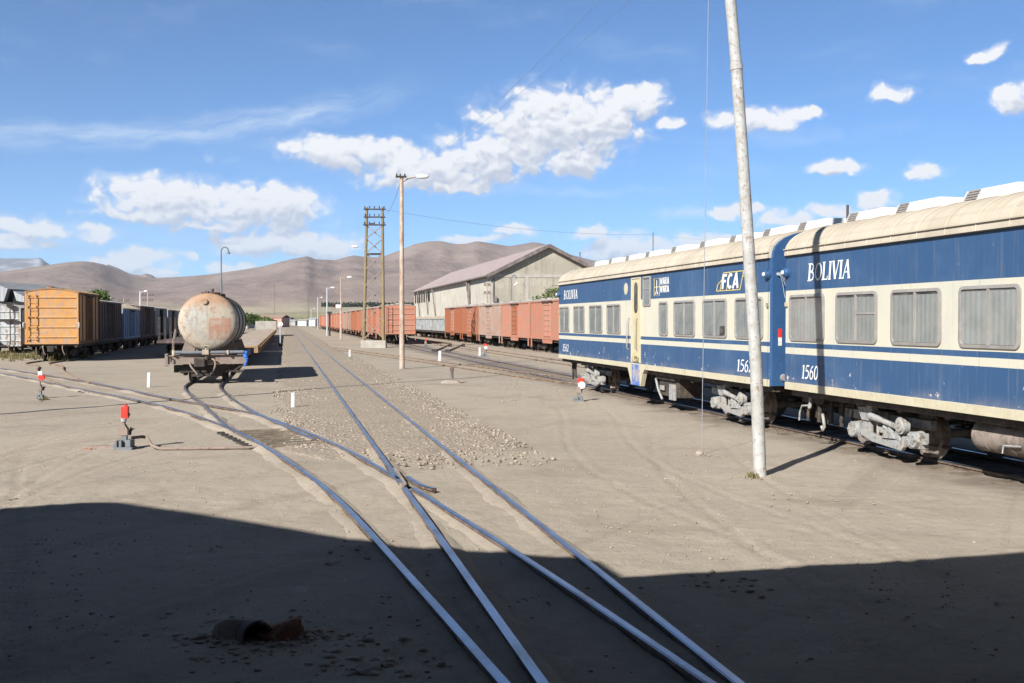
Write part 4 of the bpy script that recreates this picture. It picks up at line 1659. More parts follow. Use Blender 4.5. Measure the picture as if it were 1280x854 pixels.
def coach(t0, t1, label, windows, bogies, units, door=None):
    """t0 near end, t1 far end; local x measured from t0"""
    root = thing('passenger_coach', label, 'passenger coach', yard(LK, t0, -.045), ROTZ, None)
    ln = t1 - t0
    # ---- body: sides with stripes, blue ends
    mb = MB()
    zb = 1.013
    ys = [(-HB, zb), (HB, zb)]
    side = [(HB, z) for z in (zb, 1.6, 2.3, 3.0, GUT)]
    x0, x1 = 0.0, ln
    for s in (1, -1):
        mb.cur = 0
        for (ya, za), (yb, zc) in zip(side[:-1], side[1:]):
            nseg = 10
            for k in range(nseg):
                a, b = x0 + .06 + (ln - .12) * k / nseg, x0 + .06 + (ln - .12) * (k + 1) / nseg
                mb.add([(a, s * ya, za), (b, s * ya, za), (b, s * yb, zc), (a, s * yb, zc)], [(0, 1, 2, 3)])
        mb.cur = 1
    mb.cur = 1
    prof = [(-HB, zb), (HB, zb), (HB, GUT)] + [(p[0] * .985, p[1]) for p in roof_profile(18, -.02)] + [(-HB, GUT)]
    for xa, xb in ((x0, x0 + .06), (x1 - .06, x1)):
        n = len(prof)
        tp = [(p[0] * .985, p[1]) for p in prof]
        outer = tp if xa == x0 else prof
        inner = prof if xa == x0 else tp
        vs = [(xa, a, b) for a, b in outer] + [(xb, a, b) for a, b in inner]
        mb.add(vs, [(i, (i + 1) % n, (i + 1) % n + n, i + n) for i in range(n)] + [tuple(range(n)), tuple(range(2 * n - 1, n - 1, -1))])
    mb.cur = 2
    mb.b2(x0 + .061, x1 - .061, -HB + .001, HB - .001, zb - .02, zb + .02)
    mb.build('body', [MT['coach'], MT['coach_blue'], MT['underframe']], root)
    # ---- roof with a rain gutter and seam ribs
    rf = MB()
    rp = roof_profile(26)
    n = len(rp)
    xs = np.linspace(x0 + .05, x1 - .05, 9)
    vs, fs = [], []
    for x in xs:
        vs += [(x, a, b) for a, b in rp]
    for j in range(len(xs) - 1):
        fs += [(j * n + i, j * n + i + 1, (j + 1) * n + i + 1, (j + 1) * n + i) for i in range(n - 1)]
    fs += [tuple(range(n)), tuple(range(len(xs) * n - 1, (len(xs) - 1) * n - 1, -1))]
    rf.add(vs, fs)
    for s in (1, -1):
        rf.b2(x0 + .05, x1 - .05, s * (HB + .028), s * (HB + .050), GUT + .10, GUT + .118)
        k = 0
        while x0 + .3 + k * .62 < x1:
            xx = x0 + .3 + k * .62
            ring = [(a, b) for a, b in roof_profile(26, .006)]
            half = [q for q in ring if q[0] * s >= 0]
            rf.tube([(xx, a, b) for a, b in half], .007, 4)
            k += 1
    rf.build('roof', MT['coach_roof'], root, smooth=50)
    gt = MB()
    for s in (1, -1):
        gt.b2(x0 + .06, x1 - .06, s * (HB + .002), s * (HB + .034), GUT - .016, GUT + .002)
    gt.build('gutter', MT['dark'], root)
    # ---- cream skirt strip stands a little proud
    sk = MB()
    for s in (1, -1):
        segs = [(x0 + .06, x1 - .06)]
        if door and s == 1:
            segs = [(x0 + .06, door - .62), (door + .62, x1 - .06)]
        for a, b in segs:
            sk.b2(a, b, s * (HB + .0015), s * (HB + .012), zb - .012, 1.118)
    if door:
        sk.prism([(door + .62, 1.118), (door + .62, zb - .012), (door + .33, .60), (door - .33, .585), (door - .50, .90), (door - .62, zb - .012), (door - .62, 1.118)], HB - .10, HB + .013, 'y')
    sk.build('skirt', MT['coach_cream'], root)
    for w in windows:
        coach_window(root, *w)
    for b in bogies:
        coach_bogie(root, b)
    for u in units:
        ac_unit(root, u)
    # ---- underframe
    uf = MB()
    uf.b2(x0 + .1, x1 - .1, -.22, .22, .72, zb - .02)
    for k in range(int(ln / 1.1)):
        xx = x0 + .5 + k * 1.1
        uf.b2(xx - .06, xx + .06, -1.25, 1.25, .86, zb - .02)
    uf.b2(x0 + .1, x1 - .1, 1.18, 1.30, .90, zb - .02)
    uf.b2(x0 + .1, x1 - .1, -1.30, -1.18, .90, zb - .02)
    uf.build('underframe', MT['underframe'], root)
    # ---- end fittings: marker lamps on the corners, sockets
    for xe, dr in ((x0, 1), (x1, -1)):
        lm = MB()
        xx = xe + dr * .12
        lm.cyl((xx, HB + .001, 3.0), (xx, HB + .03, 3.0), .10, .095, 18)
        lm.sphere((xx, HB + .03, 3.0), .09, 16, 8, 1, .75, 1)
        lo = lm.build('marker_lamp', MT['coach_blue'], root, smooth=45)
        ll = MB()
        ll.sphere((xx, HB + .088, 3.0), .038, 12, 8)
        ll.build('lens', MT['lamp_glass'], lo, smooth=60)
        tl = MB()
        tl.b2(xx - .03, xx + .03, HB + .001, HB + .04, 2.42, 2.49)
        tl.build('bracket', MT['tan_roof'], root)
    return root


t62a, t62b = 17.05, 31.79
t60b = 16.57
t60a = t60b - 14.74
lb = LK - HB          # camera-side body face


def xs62(u):
    return t_of(u, lb) - t62a


def xs60(u):
    return t_of(u, lb) - t60a


WZ0, WZ1 = 1.835, 2.612


def wspec(f, u0, u1, kind='double', z0=WZ0, z1=WZ1):
    a, b = f(u0), f(u1)
    return ((a + b) / 2, abs(a - b), z0, z1, kind)


door62 = (xs62(790.5) + xs62(800.5)) / 2
win60 = [wspec(xs60, 987.5, 1031), wspec(xs60, 1045.5, 1097, 'hopper'), wspec(xs60, 1114.5, 1177), wspec(xs60, 1199.5, 1276.5)]
p60 = win60[3][0] - win60[2][0]
for k in range(1, 5):
    win60.append((win60[3][0] + p60 * k, 1.18, WZ0, WZ1, 'double'))
A60 = thing  # (keeps names short below)
c60 = coach(t60a, t60b, 'nearest blue and cream passenger coach, cut by the right edge, numbered 1560', win60,
            [14.4 - t60a, 3.2], [13.08 - t60a + .05, 14.80 - t60a, 16.25 - t60a, 11.4 - t60a, 9.8 - t60a, 8.2 - t60a, 6.6 - t60a])
win62 = [wspec(xs62, 699.8, 712), wspec(xs62, 717.3, 731.2), wspec(xs62, 737, 753.3), wspec(xs62, 759, 776.2),
         wspec(xs62, 824.3, 835.2, 'single'), wspec(xs62, 842.8, 869.2), wspec(xs62, 879, 909, 'open'), wspec(xs62, 919.5, 954.5)]
a_, b_ = xs62(804), xs62(813.6)
win62.append(((a_ + b_) / 2, abs(a_ - b_), 2.52, 3.235, 'slot', HB, 1, .05))
c62 = coach(t62a, t62b, 'farther blue and cream passenger coach with a yellowed side door, numbered 1562', win62,
            [19.8 - t62a, 29.5 - t62a], [q - t62a for q in (18.0, 19.45, 21.05, 22.7, 24.5, 26.4, 28.05, 29.6, 31.3)], door62)

# windows on the hidden side of both coaches keep the thing whole
for c, wl in ((c60, win60[:8]), (c62, win62[:8])):
    for w in wl:
        coach_window(c, w[0], w[1], w[2], w[3], w[4] if len(w) > 4 else 'double', -HB, -1)

# door of coach 1562
dr = MB()
dw = .30
dr.b2(door62 - dw, door62 + dw, HB + .001, HB + .014, 1.16, 3.20)
dro = dr.build('door', MT['coach_door'], c62, bevel=.006)
dp = MB()
pr = rrect(door62 - .13, door62 + .13, 2.36, 3.12, .125, 8)
dp.add([(a, HB + .0165, b) for a, b in pr], [tuple(range(len(pr)))])
dp.build('pane', MT['dark'], dro)
dg = MB()
dg.add([(a, HB + .0195, b) for a, b in pr], [tuple(range(len(pr)))])
dg.build('glass', MT['glass'], dro)
df = MB()
for s in (-1, 1):
    df.b2(door62 + s * (dw + .035), door62 + s * (dw + .003), HB + .001, HB + .03, 1.14, 3.225)
df.b2(door62 - dw - .035, door62 + dw + .035, HB + .001, HB + .03, 3.203, 3.235)
df.build('door_frame', MT['coach_cream'], dro)
dh = MB()
for xx in (door62 + .52, door62 - .12):
    dh.tube([(xx, HB + .01, 1.45), (xx, HB + .07, 1.50), (xx, HB + .07, 2.20), (xx, HB + .01, 2.25)], .016, 8)
dh.build('handrail', MT['alu'], c62, smooth=60)
ds = MB()
ds.b2(door62 - .28, door62 + .28, HB + .0135, HB + .022, .61, 1.10)
ds.b2(door62 - .30, door62 + .30, HB + .012, HB + .06, .60, .625)
ds.build('step_panel', weathered('worn_blue_step', (.05, .13, .42), (.35, .34, .33), (.45, .07, .05), 4, .4, .6, .3, .7, bmp=.1, rust_cut=.60), c62)
bl = MB()
bl.b2(door62 - .27, door62 + .27, HB + .0145, HB + .020, 1.17, 1.30)
for q in (-.18, -.06, .07, .19):
    bl.b2(door62 + q - .035, door62 + q + .035, HB + .0205, HB + .024, 1.185, 1.285)
bl.build('worn_notice', weathered('worn_notice', (.14, .12, .08), (.50, .42, .22), None, 9, .45, .55, rough=.8, bmp=0), c62)

# lettering
yl = HB + .002
text_on_side('lettering', 'BOLIVIA', SERIF, xs60(1009.5), 2.828, .285, xs60(1009.5) - xs60(1062.5), yl, c60, MT['letter_white'], .22, 'white BOLIVIA lettering')
text_on_side('lettering', '1560', SERIF, xs60(1002.5), 1.215, .225, xs60(1002.5) - xs60(1023), yl, c60, MT['letter_white'], .25, 'white number 1560')
text_on_side('lettering', 'BOLIVIA', SERIF, xs62(705.0), 2.835, .265, xs62(705.0) - xs62(722), yl, c62, MT['letter_white'], .2, 'white BOLIVIA lettering')
text_on_side('lettering', '1562', SERIF, xs62(703.5), 1.235, .215, xs62(703.5) - xs62(711), yl, c62, MT['letter_white'], .25, 'small white number 1562 at far end')
text_on_side('lettering', '1562', SERIF, xs62(921.5), 1.215, .225, xs62(921.5) - xs62(941.5), yl, c62, MT['letter_white'], .25, 'white number 1562')
# operator mark: white letters over a gold slanted frame with speed lines
xF, wF = xs62(902.5), xs62(902.5) - xs62(927.0)
zF0, zF1 = z_at(912, 360, lb), z_at(912, 337.5, lb)
text_on_side('operator_mark', 'FCA', SANS, xF, zF0 + .03, (zF1 - zF0) * .84, wF * .86, yl + .006, c62, MT['letter_white'], .30)
fm = MB()
hF = zF1 - zF0
fx = lambda a, b: xF + .10 - a * (wF + .10) - .16 * b
Fst = []
for k in range(4):
    a = k / 3.0 * .93
    Fst.append(([(a, 0), (a, 1)], .035))
Fst += [([(0, 0), (.93, 0)], .05), ([(.0, 1), (1.28, 1)], .05), ([(-.16, 0), (-.16, .35), (0.0, .62)], .04), ([(-.16, 0), (0, 0)], .05), ([(.93, .86), (1.28, .86)], .05), ([(.93, .72), (1.28, .72)], .05)]
strokes(fm, Fst, lambda a, b, d: (fx(a, b), yl + d * .5, zF0 + b * hF))
fm.build('operator_frame', MT['gold'], c62)
# service name mark: small framed figure and two lines of capitals
xW = xs62(817.8)
wW = xs62(817.8) - xs62(836.2)
zc = lambda v: z_at(827, v, lb)
sm = MB()
strokes(sm, [([(0, 0), (0, 1), (.36, 1), (.36, 0), (0, 0)], .045), ([(-.02, .5), (.98, .5)], .05)], lambda a, b, d: (xW - a * wW, yl + d * .5, zc(367) + b * (zc(345) - zc(367))))
sm.build('service_frame', MT['gold'], c62)
sf = MB()
strokes(sf, [([(.10, .08), (.18, .34), (.26, .08)], .07), ([(.18, .30), (.18, .9)], .05)], lambda a, b, d: (xW - a * wW, yl + d, zc(367) + b * (zc(345) - zc(367))))
sf.build('service_figure', MT['letter_white'], c62)
text_on_side('lettering', 'WARA', SANS, xW - .42 * wW, zc(353.5), zc(344.6) - zc(353.5), wW * .60, yl, c62, MT['letter_white'], 0)
text_on_side('lettering', 'WARA', SANS, xW - .42 * wW, zc(363.4), zc(354.8) - zc(363.4), wW * .60, yl, c62, MT['letter_white'], 0)
cr = MB()
cr.cyl((xs62(782.5), yl, 2.98), (xs62(782.5), yl + .006, 2.98), .15, .15, 24)
cr.build('crest_disc', MT['coach_cream'], c62, smooth=30)

# gear hung under the coaches
def under_gear():
    # air tank under coach 1560
    g1 = MB()
    xa, xb = xs60(1195), xs60(1262)
    g1.cyl((xa, .95, .70), (xb, .95, .70), .21, .21, 22)
    g1.sphere((xa, .95, .70), .21, 18, 10, .45, 1, 1)
    g1.sphere((xb, .95, .70), .21, 18, 10, .45, 1, 1)
    for q in (.25, .75):
        g1.cyl((xa + (xb - xa) * q, .95, .70), (xa + (xb - xa) * q + .04, .95, .70), .216, .216, 22)
        g1.b2(xa + (xb - xa) * q - .02, xa + (xb - xa) * q + .06, .85, 1.05, .88, 1.0)
    g1.build('air_tank', MT['dusty_wheel'], c60, smooth=40)
    g2 = MB()
    xq = xs60(1237)
    g2.tube([(xq - .30, 1.19, .66), (xq, 1.19, .64), (xq + .02, 1.19, .54)], .010, 8)
    g2.build('pipe', MT['galv'], c60, smooth=50)
    # hoses, coupler and hanging gear at the far end of 1560
    e = t60b - t60a
    g3 = MB()
    for k in range(9):
        x = e - .25 - k * .13
        y0_ = 1.05 - .12 * (k % 3)
        g3.tube([(x, y0_, .92), (x - .05, y0_ + .04, .70), (x + .04 * math.sin(k), y0_ + .02, .48 + .06 * math.sin(k * 2.1))], .028 + .01 * (k % 2), 7)
    g3.b2(e - .8, e - .1, .2, 1.1, .78, .92)
    g3.build('hoses', MT['underframe'], c60, smooth=60)
    g4 = MB()
    xk = xs60(997)
    g4.tube([(xk, 1.15, .95), (xk, 1.16, .72), (xk + .02, 1.17, .70)], .03, 8)
    g4.tube([(xk + .02, 1.15, .74), (xk + .26, 1.17, .72), (xk + .34, 1.17, .60), (xk + .36, 1.17, .46)], .017, 8)
    g4.build('coupling_handle', MT['bogie_grey'], c60, smooth=60)
    g4 = MB()
    xk = xs60(1012)
    g4.tube([(xk + .10, 1.1, .62), (xk + .03, 1.12, .52), (xk, 1.12, .42), (xk + .05, 1.12, .36), (xk + .10, 1.12, .42)], .026, 8)
    g4.build('coupling_hook', MT['bogie_grey'], c60, smooth=60)
    # generator and brackets beside the door of 1562
    g5 = MB()
    xa, xb = xs62(812), xs62(836)
    g5.b2(xb, xa, .55, 1.15, .42, .98)
    g5.b2(xb + .1, xa + .1, .4, 1.22, .80, 1.0)
    g5.build('generator', MT['underframe'], c62, bevel=.02)
    g6 = MB()
    xm = xs62(829)
    g6.b2(xm - .22, xm + .10, 1.16, 1.22, .36, .72)
    g6.tube([(xs62(811), 1.22, .80), (xs62(814), 1.22, .55), (xs62(819), 1.22, .34)], .028, 8)
    g6.b2(xs62(820), xs62(815), 1.18, 1.21, .55, .66)
    g6.build('generator_bracket', MT['bogie_grey'], c62, bevel=.01)
    g7 = MB()
    e2 = t62b - t62a
    for (x, z) in ((e2 - .35, .34), (e2 - .55, .45), (e2 - .70, .40)):
        g7.tube([(x, 1.0, 1.0), (x + .03, 1.02, .7), (x - .03, 1.02, z)], .03, 7)
    g7.build('end_hangers', MT['blackiron'], c62)
    g8 = MB()
    xk = xs62(857)
    g8.b2(xk - .08, xk + .08, 1.1, 1.25, .84, .99)
    g8.build('drain_box', MT['underframe'], c62)
    # coupler between the coaches
    g9 = MB()
    g9.b2(-.62, .3, -.10, .10, .62, .78)
    g9.build('coupler', MT['blackiron'], c62, bevel=.02)
    bl_ = MB()
    for k in range(4):
        bl_.b2(-.05 - k * .11, -.0 - k * .11, -.62, .62, 1.05, 3.25)
        bl_.b2(-.11 - k * .11, -.05 - k * .11, -.56, .56, 1.10, 3.18)
    bl_.build('gangway_bellows', MT['blackiron'], c62)
    # end face details of 1562: reflector, socket, looped cables
    rf = MB()
    rf.b2(-.008, -.003, 1.20, 1.27, 1.88, 2.03)
    rf.build('reflector', MT['red_paint'], c62)
    rf = MB()
    rf.b2(-.008, -.003, 1.20, 1.27, 1.73, 1.878)
    rf.build('reflector', MT['white_paint'], c62)
    so = MB()
    so.cyl((-.002, 1.16, 1.16), (-.06, 1.16, 1.16), .07, .06, 16)
    so.build('socket', MT['alu'], c62, smooth=40)
    cb = MB()
    cb.cyl((-.002, 1.28, 3.0), (-.05, 1.28, 3.0), .03, .028, 14)
    for k in range(4):
        w = .04 * k
        pts = [(-.07, 1.28 - .02 * k, 3.0), (-.10, 1.24 - w, 2.85), (-.14, 1.22 - w * 1.6, 2.62), (-.20, 1.16 - w, 2.42 - .04 * k), (-.28, 1.10, 2.50), (-.36, 1.10 + w * .5, 2.75), (-.44, 1.16, 2.98)]
        cb.tube(catmull(pts, .06), .0045, 5)
    cb.build('jumper_cables', MT['rope'], c62, smooth=60)
    ep = MB()
    xk = xs60(1010)
    ep.cyl((t60b - t60a - .25, .35, 3.76), (t60b - t60a - .25, .35, 4.17), .022, .022, 10)
    ep.build('exhaust_pipe', MT['underframe'], c60, smooth=40)
    ep = MB()
    ep.cyl((xs60(1097) - .5, .1, 3.8), (xs60(1097) - .5, .1, 4.03), .06, .06, 10)
    ep.build('roof_vent', MT['underframe'], c60, smooth=40)


under_gear()


# ------------------------------------------------------------------ freight stock
def freight_bogie(parent, xc, wb=1.35, r=.36):
    fr = MB()
    for s in (1, -1):
        y = s * .72
        pr = [(wb / 2 + .22, .58), (wb / 2 - .10, .66), (-wb / 2 + .10, .66), (-wb / 2 - .22, .58), (-wb / 2 - .18, .42), (-wb / 2 + .16, .44), (-.25, .28), (.25, .28), (wb / 2 - .16, .44), (wb / 2 + .18, .42)]
        fr.prism([(xc + a, b) for a, b in pr], y, y + s * .10, 'y')
    fr.b2(xc - .18, xc + .18, -.85, .85, .46, .72)
    for q in (-wb / 2, wb / 2):
        for s in (1, -1):
            fr.cyl((xc + q, s * .74, RT + r), (xc + q, s * .88, RT + r), .12, .10, 12)
    bg = fr.build('bogie', MT['underframe'], parent)
    for q in (-wb / 2, wb / 2):
        for s in (1, -1):
            w = wheel_mb(xc + q, s * .58, r, s)
            if s == 1:
                w.cyl((xc + q, -.6, RT + r), (xc + q, .6, RT + r), .06, .06, 8)
            w.build('wheel', MT['blackiron'], bg, smooth=35)
    return bg


def end_gear(parent, x, dr, mat=None):
    """coupler head, hoses and steps on an end; dr = outward direction"""
    mb = MB()
    mb.b2(x, x + dr * .38, -.09, .09, .60, .80)
    mb.b2(x + dr * .30, x + dr * .46, -.15, .15, .56, .84)
    o = mb.build('coupler', MT['blackiron'], parent, bevel=.02)
    ho = MB()
    for y in (.42, -.5):
        ho.tube(catmull([(x, y, .86), (x + dr * .12, y, .80), (x + dr * .14, y - .04, .58), (x + dr * .10, y - .12, .40)], .08), .025, 6)
    ho.build('brake_hose', MT['beam_brown'], parent, smooth=60)
    return o


def boxcar(label, ln, mat, mroof, loc, rz, top=3.57, floor=1.03, hw=1.30, arch=.16, doors='ribbed', side_mat=None, door_mat=None, group=None, notch=False, detail=True):
    root = thing('boxcar', label, 'boxcar', loc, rz, group)
    side_mat = side_mat or mat
    door_mat = door_mat or side_mat
    mb = MB()
    # shell
    mb.cur = 0
    prof = [(-hw, floor), (hw, floor), (hw, top), (hw * .5, top + arch * .75), (0, top + arch), (-hw * .5, top + arch * .75), (-hw, top)]
    mb.prism(prof, 0, ln, 'x')
    # ends: horizontal pressed ribs and corner posts
    for xe, d in ((0, -1), (ln, 1)):
        nrib = 5
        for k in range(nrib):
            z = floor + (top - floor) * (.10 + .20 * k)
            mb.prism([(xe, z - .055), (xe + d * .05, z - .015), (xe + d * .05, z + .015), (xe, z + .055)], -hw + .1, hw - .1, 'y')
        for s in (1, -1):
            mb.b2(xe, xe + d * .045, s * hw, s * (hw - .09), floor, top)
        mb.b2(xe, xe + d * .05, -hw, hw, floor - .10, floor - .002)
    # sides: vertical stakes, top and bottom rails
    mb.cur = 1
    dhalf = .85
    for s in (1, -1):
        ns = max(3, int(ln / .85))
        for k in range(ns + 1):
            x = .04 + (ln - .08) * k / ns
            if abs(x - ln / 2) < dhalf + .05:
                continue
            mb.b2(x - .03, x + .03, s * (hw + .001), s * (hw + .045), floor, top - .02)
        mb.b2(.002, ln - .002, s * (hw + .001), s * (hw + .055), top - .10, top - .02)
        mb.b2(.002, ln - .002, s * (hw + .001), s * (hw + .055), floor - .10, floor + .05)
        if notch:
            for (a, b) in ((.02, ln * .5 - 1.2), (ln * .5 + 1.2, ln - .02)):
                pass
            mb.prism([(ln * .5 - 1.35, floor - .10), (ln * .5 - 1.15, floor - .34), (ln * .5 + 1.15, floor - .34), (ln * .5 + 1.35, floor - .10)], s * (hw + .002), s * (hw + .03), 'y')
            for xx in (.12, ln - .12):
                mb.b2(xx - .10, xx + .10, s * (hw + .002), s * (hw + .05), floor - .62, floor - .10)
    mb.build('body', [mat, side_mat], root)
    rf = MB()
    rp = [(-hw - .05, top - .01), (-hw * .5, top + arch * .75 + .004), (0, top + arch + .004), (hw * .5, top + arch * .75 + .004), (hw + .05, top - .01)]
    full = rp + [(a, b + .04) for a, b in rp[::-1]]
    rf.prism(full, -.03, ln + .03, 'x')
    nb = int(ln / 1.0)
    for k in range(nb + 1):
        x = ln * k / nb
        for (a, b) in zip(rp[:-1], rp[1:]):
            rf.bar((x, a[0], a[1] + .045), (x, b[0], b[1] + .045), .06, .03)
    for k in range(3 if detail else 1):
        x = .5 + k * (ln - 1.0) / 2
        rf.cyl((x, .15, top + arch + .03), (x, .15, top + arch + .13), .20, .22, 10)
    rf.b2(.1, ln - .1, -.20, .12, top + arch + .05, top + arch + .075)
    rf.build('roof', mroof, root)
    # sliding doors with ribs, rails and a locking bar
    for s in (1, -1):
        d = MB()
        d.b2(ln / 2 - dhalf, ln / 2 + dhalf, s * (hw + .002), s * (hw + .05), floor + .06, top - .13)
        if doors == 'ribbed':
            nz = 7
            for k in range(nz):
                z = floor + .16 + (top - floor - .42) * k / (nz - 1)
                for q in (-.42, .42):
                    d.prism([(ln / 2 + q - .34, z - .05), (ln / 2 + q + .34, z - .05), (ln / 2 + q + .30, z + .06), (ln / 2 + q - .30, z + .06)], s * (hw + .048), s * (hw + .085), 'y')
        else:
            for q in (-.6, -.2, .2, .6):
                d.b2(ln / 2 + q - .05, ln / 2 + q + .05, s * (hw + .048), s * (hw + .09), floor + .08, top - .15)
        do = d.build('door', door_mat, root)
        rl = MB()
        rl.b2(ln / 2 - dhalf - .5, ln / 2 + dhalf + .5, s * (hw + .056), s * (hw + .12), top - .12, top - .06)
        for q in (-.6, -.3, 0, .3, .6):
            rl.b2(ln / 2 + q - .07, ln / 2 + q + .07, s * (hw + .056), s * (hw + .13), top - .20, top - .121)
        rl.build('door_rail', MT['blackiron'], root)
    # ladders on the ends (left as seen when facing that end) and handrails
    for xe, d in ((0, -1), (ln, 1)):
        la = MB()
        for yy in (hw - .14, hw - .52):
            la.b2(xe + d * .10, xe + d * .125, yy - .02, yy + .02, floor + .1, top - .06)
            for k in range(5):
                z = floor + .12 + (top - floor - .25) * k / 4
                la.b2(xe + d * .045, xe + d * .10, yy - .02, yy + .02, z - .03, z + .03)
        for k in range(7):
            z = floor + .2 + (top - floor - .3) * k / 6
            la.cyl((xe + d * .112, hw - .52, z), (xe + d * .112, hw - .14, z), .012, .012, 6)
        la.build('ladder', mat, root)
    uf = MB()
    uf.b2(.05, ln - .05, -.20, .20, .66, floor - .002)
    uf.b2(.05, ln - .05, hw - .22, hw - .08, floor - .26, floor - .002)
    uf.b2(.05, ln - .05, -hw + .08, -hw + .22, floor - .26, floor - .002)
    for k in range(6):
        x = .3 + (ln - .6) * k / 5
        uf.b2(x - .05, x + .05, -hw + .1, hw - .1, floor - .22, floor - .004)
    uf.cyl((ln / 2 - .3, -.7, .62), (ln / 2 + .4, -.7, .62), .18, .18, 12)
    uf.build('underframe', MT['underframe'], root)
    if detail:
        for q in (1.45, ln - 1.45):
            freight_bogie(root, q)
    end_gear(root, 0, -1)
    end_gear(root, ln, 1)
    return root


# row on the left: orange car in front, older cars behind it
t_or = t_of(98.4, -10.33)
O_ROWG = 'old boxcars in a row on the left siding'
orange = boxcar('orange boxcar with ribbed end and ladder heading the left row', 5.7, MT['orange'], MT['roof_orange'], yard(LO, t_or), ROTZ, 3.56, 1.04, 1.27, .17, 'plain', MT['orange_shaded'], MT['orange_shaded'], O_ROWG)
gl_ = MB()
gl_.tube([(-.06, -1.27, 1.78), (-.12, -1.31, 1.80), (-.12, -1.31, 2.02), (-.06, -1.27, 2.04)], .02, 6)
gl_.tube([(-.06, 1.29, 1.78), (-.12, 1.34, 1.80), (-.12, 1.34, 2.02), (-.06, 1.29, 2.04)], .02, 6)
gl_.build('grab_handle', MT['white_paint'], orange, smooth=60)
rows = [
    (124.3, 151.2, MT['rust_dark'], MT['roof_grey'], 3.24, 'dark rust brown boarded boxcar right behind the orange one', .10, 'plain', MT['rust_dark']),
    (154.0, 174.6, MT['blue_old'], MT['tan_roof'], 2.92, 'light blue boxcar with tan roof in the left row', .34, 'plain', MT['blue_old']),
    (175.6, 192.8, MT['rust_dark'], MT['roof_grey'], 3.20, 'dark brown boxcar behind the light blue one', .10, 'plain', MT['rust_dark']),
    (193.8, 208.4, MT['grey_old'], MT['roof_grey'], 3.16, 'pale grey boxcar with dark open doorway in the left row', .10, 'plain', MT['dark']),
    (210.0, 222.0, MT['grey_old'], MT['tan_roof'], 3.10, 'grey and brown boxcar half hidden by the tank', .10, 'plain', MT['rust_dark']),
    (223.6, 235.0, MT['rust_dark'], MT['roof_grey'], 3.10, 'brown boxcar hidden behind the tank end', .10, 'plain', MT['rust_dark'])]
for (u0, u1, m, mr, top, lab, ar, dk, dm) in rows:
    ta, tb = t_of(u0, -10.33), t_of(u1, -10.33)
    boxcar(lab, tb - ta, m, mr, yard(LO, ta), ROTZ, top, 1.04, 1.27, ar, dk, m, dm, O_ROWG)

# rusty white boxcar on the far left
t_w = t_of(26.3, -16.4)
wb = boxcar('rusty white boxcar at the left edge of the yard', 9.0, MT['white_old'], MT['roof_grey'], yard(LW, t_w), ROTZ, z_at(26.3, 385.5, -16.4), z_at(26.3, 431, -16.4), 1.30, .22, 'plain', MT['rust_dark'], MT['white_old'])
bx = MB()
bx.b2(-.12, -.07, -.95, 1.1, 2.16, 2.24)
bx.b2(-.30, -.07, -1.15, -.2, 2.15, 2.19)
bx.tube([(-.22, -.72, .62), (-.22, -.72, 3.1)], .03, 6)
bx.cyl((-.28, -.72, 3.1), (-.16, -.72, 3.1), .2, .2, 12)
bx.b2(-.07, -.052, -.02, .06, 1.0, 3.3)
bx.build('brake_platform', MT['blackiron'], wb)

# salmon boxcars on the coach track (far) and beside the warehouse
far_master = None
n_far = 19
ts0 = t_of(482, 8.52)
LENF = 9.75
for k in range(n_far):
    lab = 'far salmon boxcar with ladder end nearest the lattice pole' if k == 0 else None
    if k == 0:
        far_master = boxcar(lab, 9.35, MT['salmon'], MT['roof_grey'], yard(LK, ts0), ROTZ, 3.42, 1.05, 1.30, .12, 'ribbed', group='salmon boxcars in a long row down the yard', notch=True)
        far_grey = None
        continue
    c = copy_tree(far_master)
    c.location = yard(LK, ts0 + k * LENF)
    ords = ['second', 'third', 'fourth', 'fifth', 'sixth', 'seventh', 'eighth', 'ninth', 'tenth', 'eleventh', 'twelfth', 'thirteenth', 'fourteenth', 'fifteenth', 'sixteenth', 'seventeenth', 'eighteenth', 'last']
    grey = k in (2, 5, 6)
    c['label'] = '%s %s boxcar from the lattice pole in the long row' % (ords[k - 1], 'faded grey' if grey else 'salmon')
    if grey:
        for ch in c.children:
            if ch.name.split('.')[0] in ('body', 'door', 'ladder'):
                for sl_ in ch.material_slots:
                    sl_.link = 'OBJECT'
                    sl_.material = MT['salmon_grey']
    # a missing ladder or another door position is left to the paint

LR = 17.35
FACE_R = LR - 1.30
rb = [(663.2, None), (626.6, 662.4), (598.2, 625.8), (577.3, 597.4), (556.2, 576.5)]
labs = ['bright salmon boxcar partly hidden by the far end of the coach', 'salmon boxcar with grey worn patches, second from the coach', 'faded grey pink boxcar third from the coach',
        'salmon boxcar fourth from the coach with dark stained door', 'salmon boxcar at the far end of the warehouse row']
for k, (u0, u1) in enumerate(rb):
    if u1 is None:
        tb = t_of(u0, FACE_R)
        ta = tb - 9.3
    else:
        ta, tb = t_of(u1, FACE_R), t_of(u0, FACE_R)
    m = MT['salmon_grey'] if k == 2 else MT['salmon']
    ta += .25
    tb -= .25
    boxcar(labs[k], tb - ta, m, MT['roof_grey'], yard(LR, ta), ROTZ, 3.42, 1.05, 1.30, .12, 'ribbed', group='salmon boxcars beside the warehouse', notch=True,
           door_mat=m)


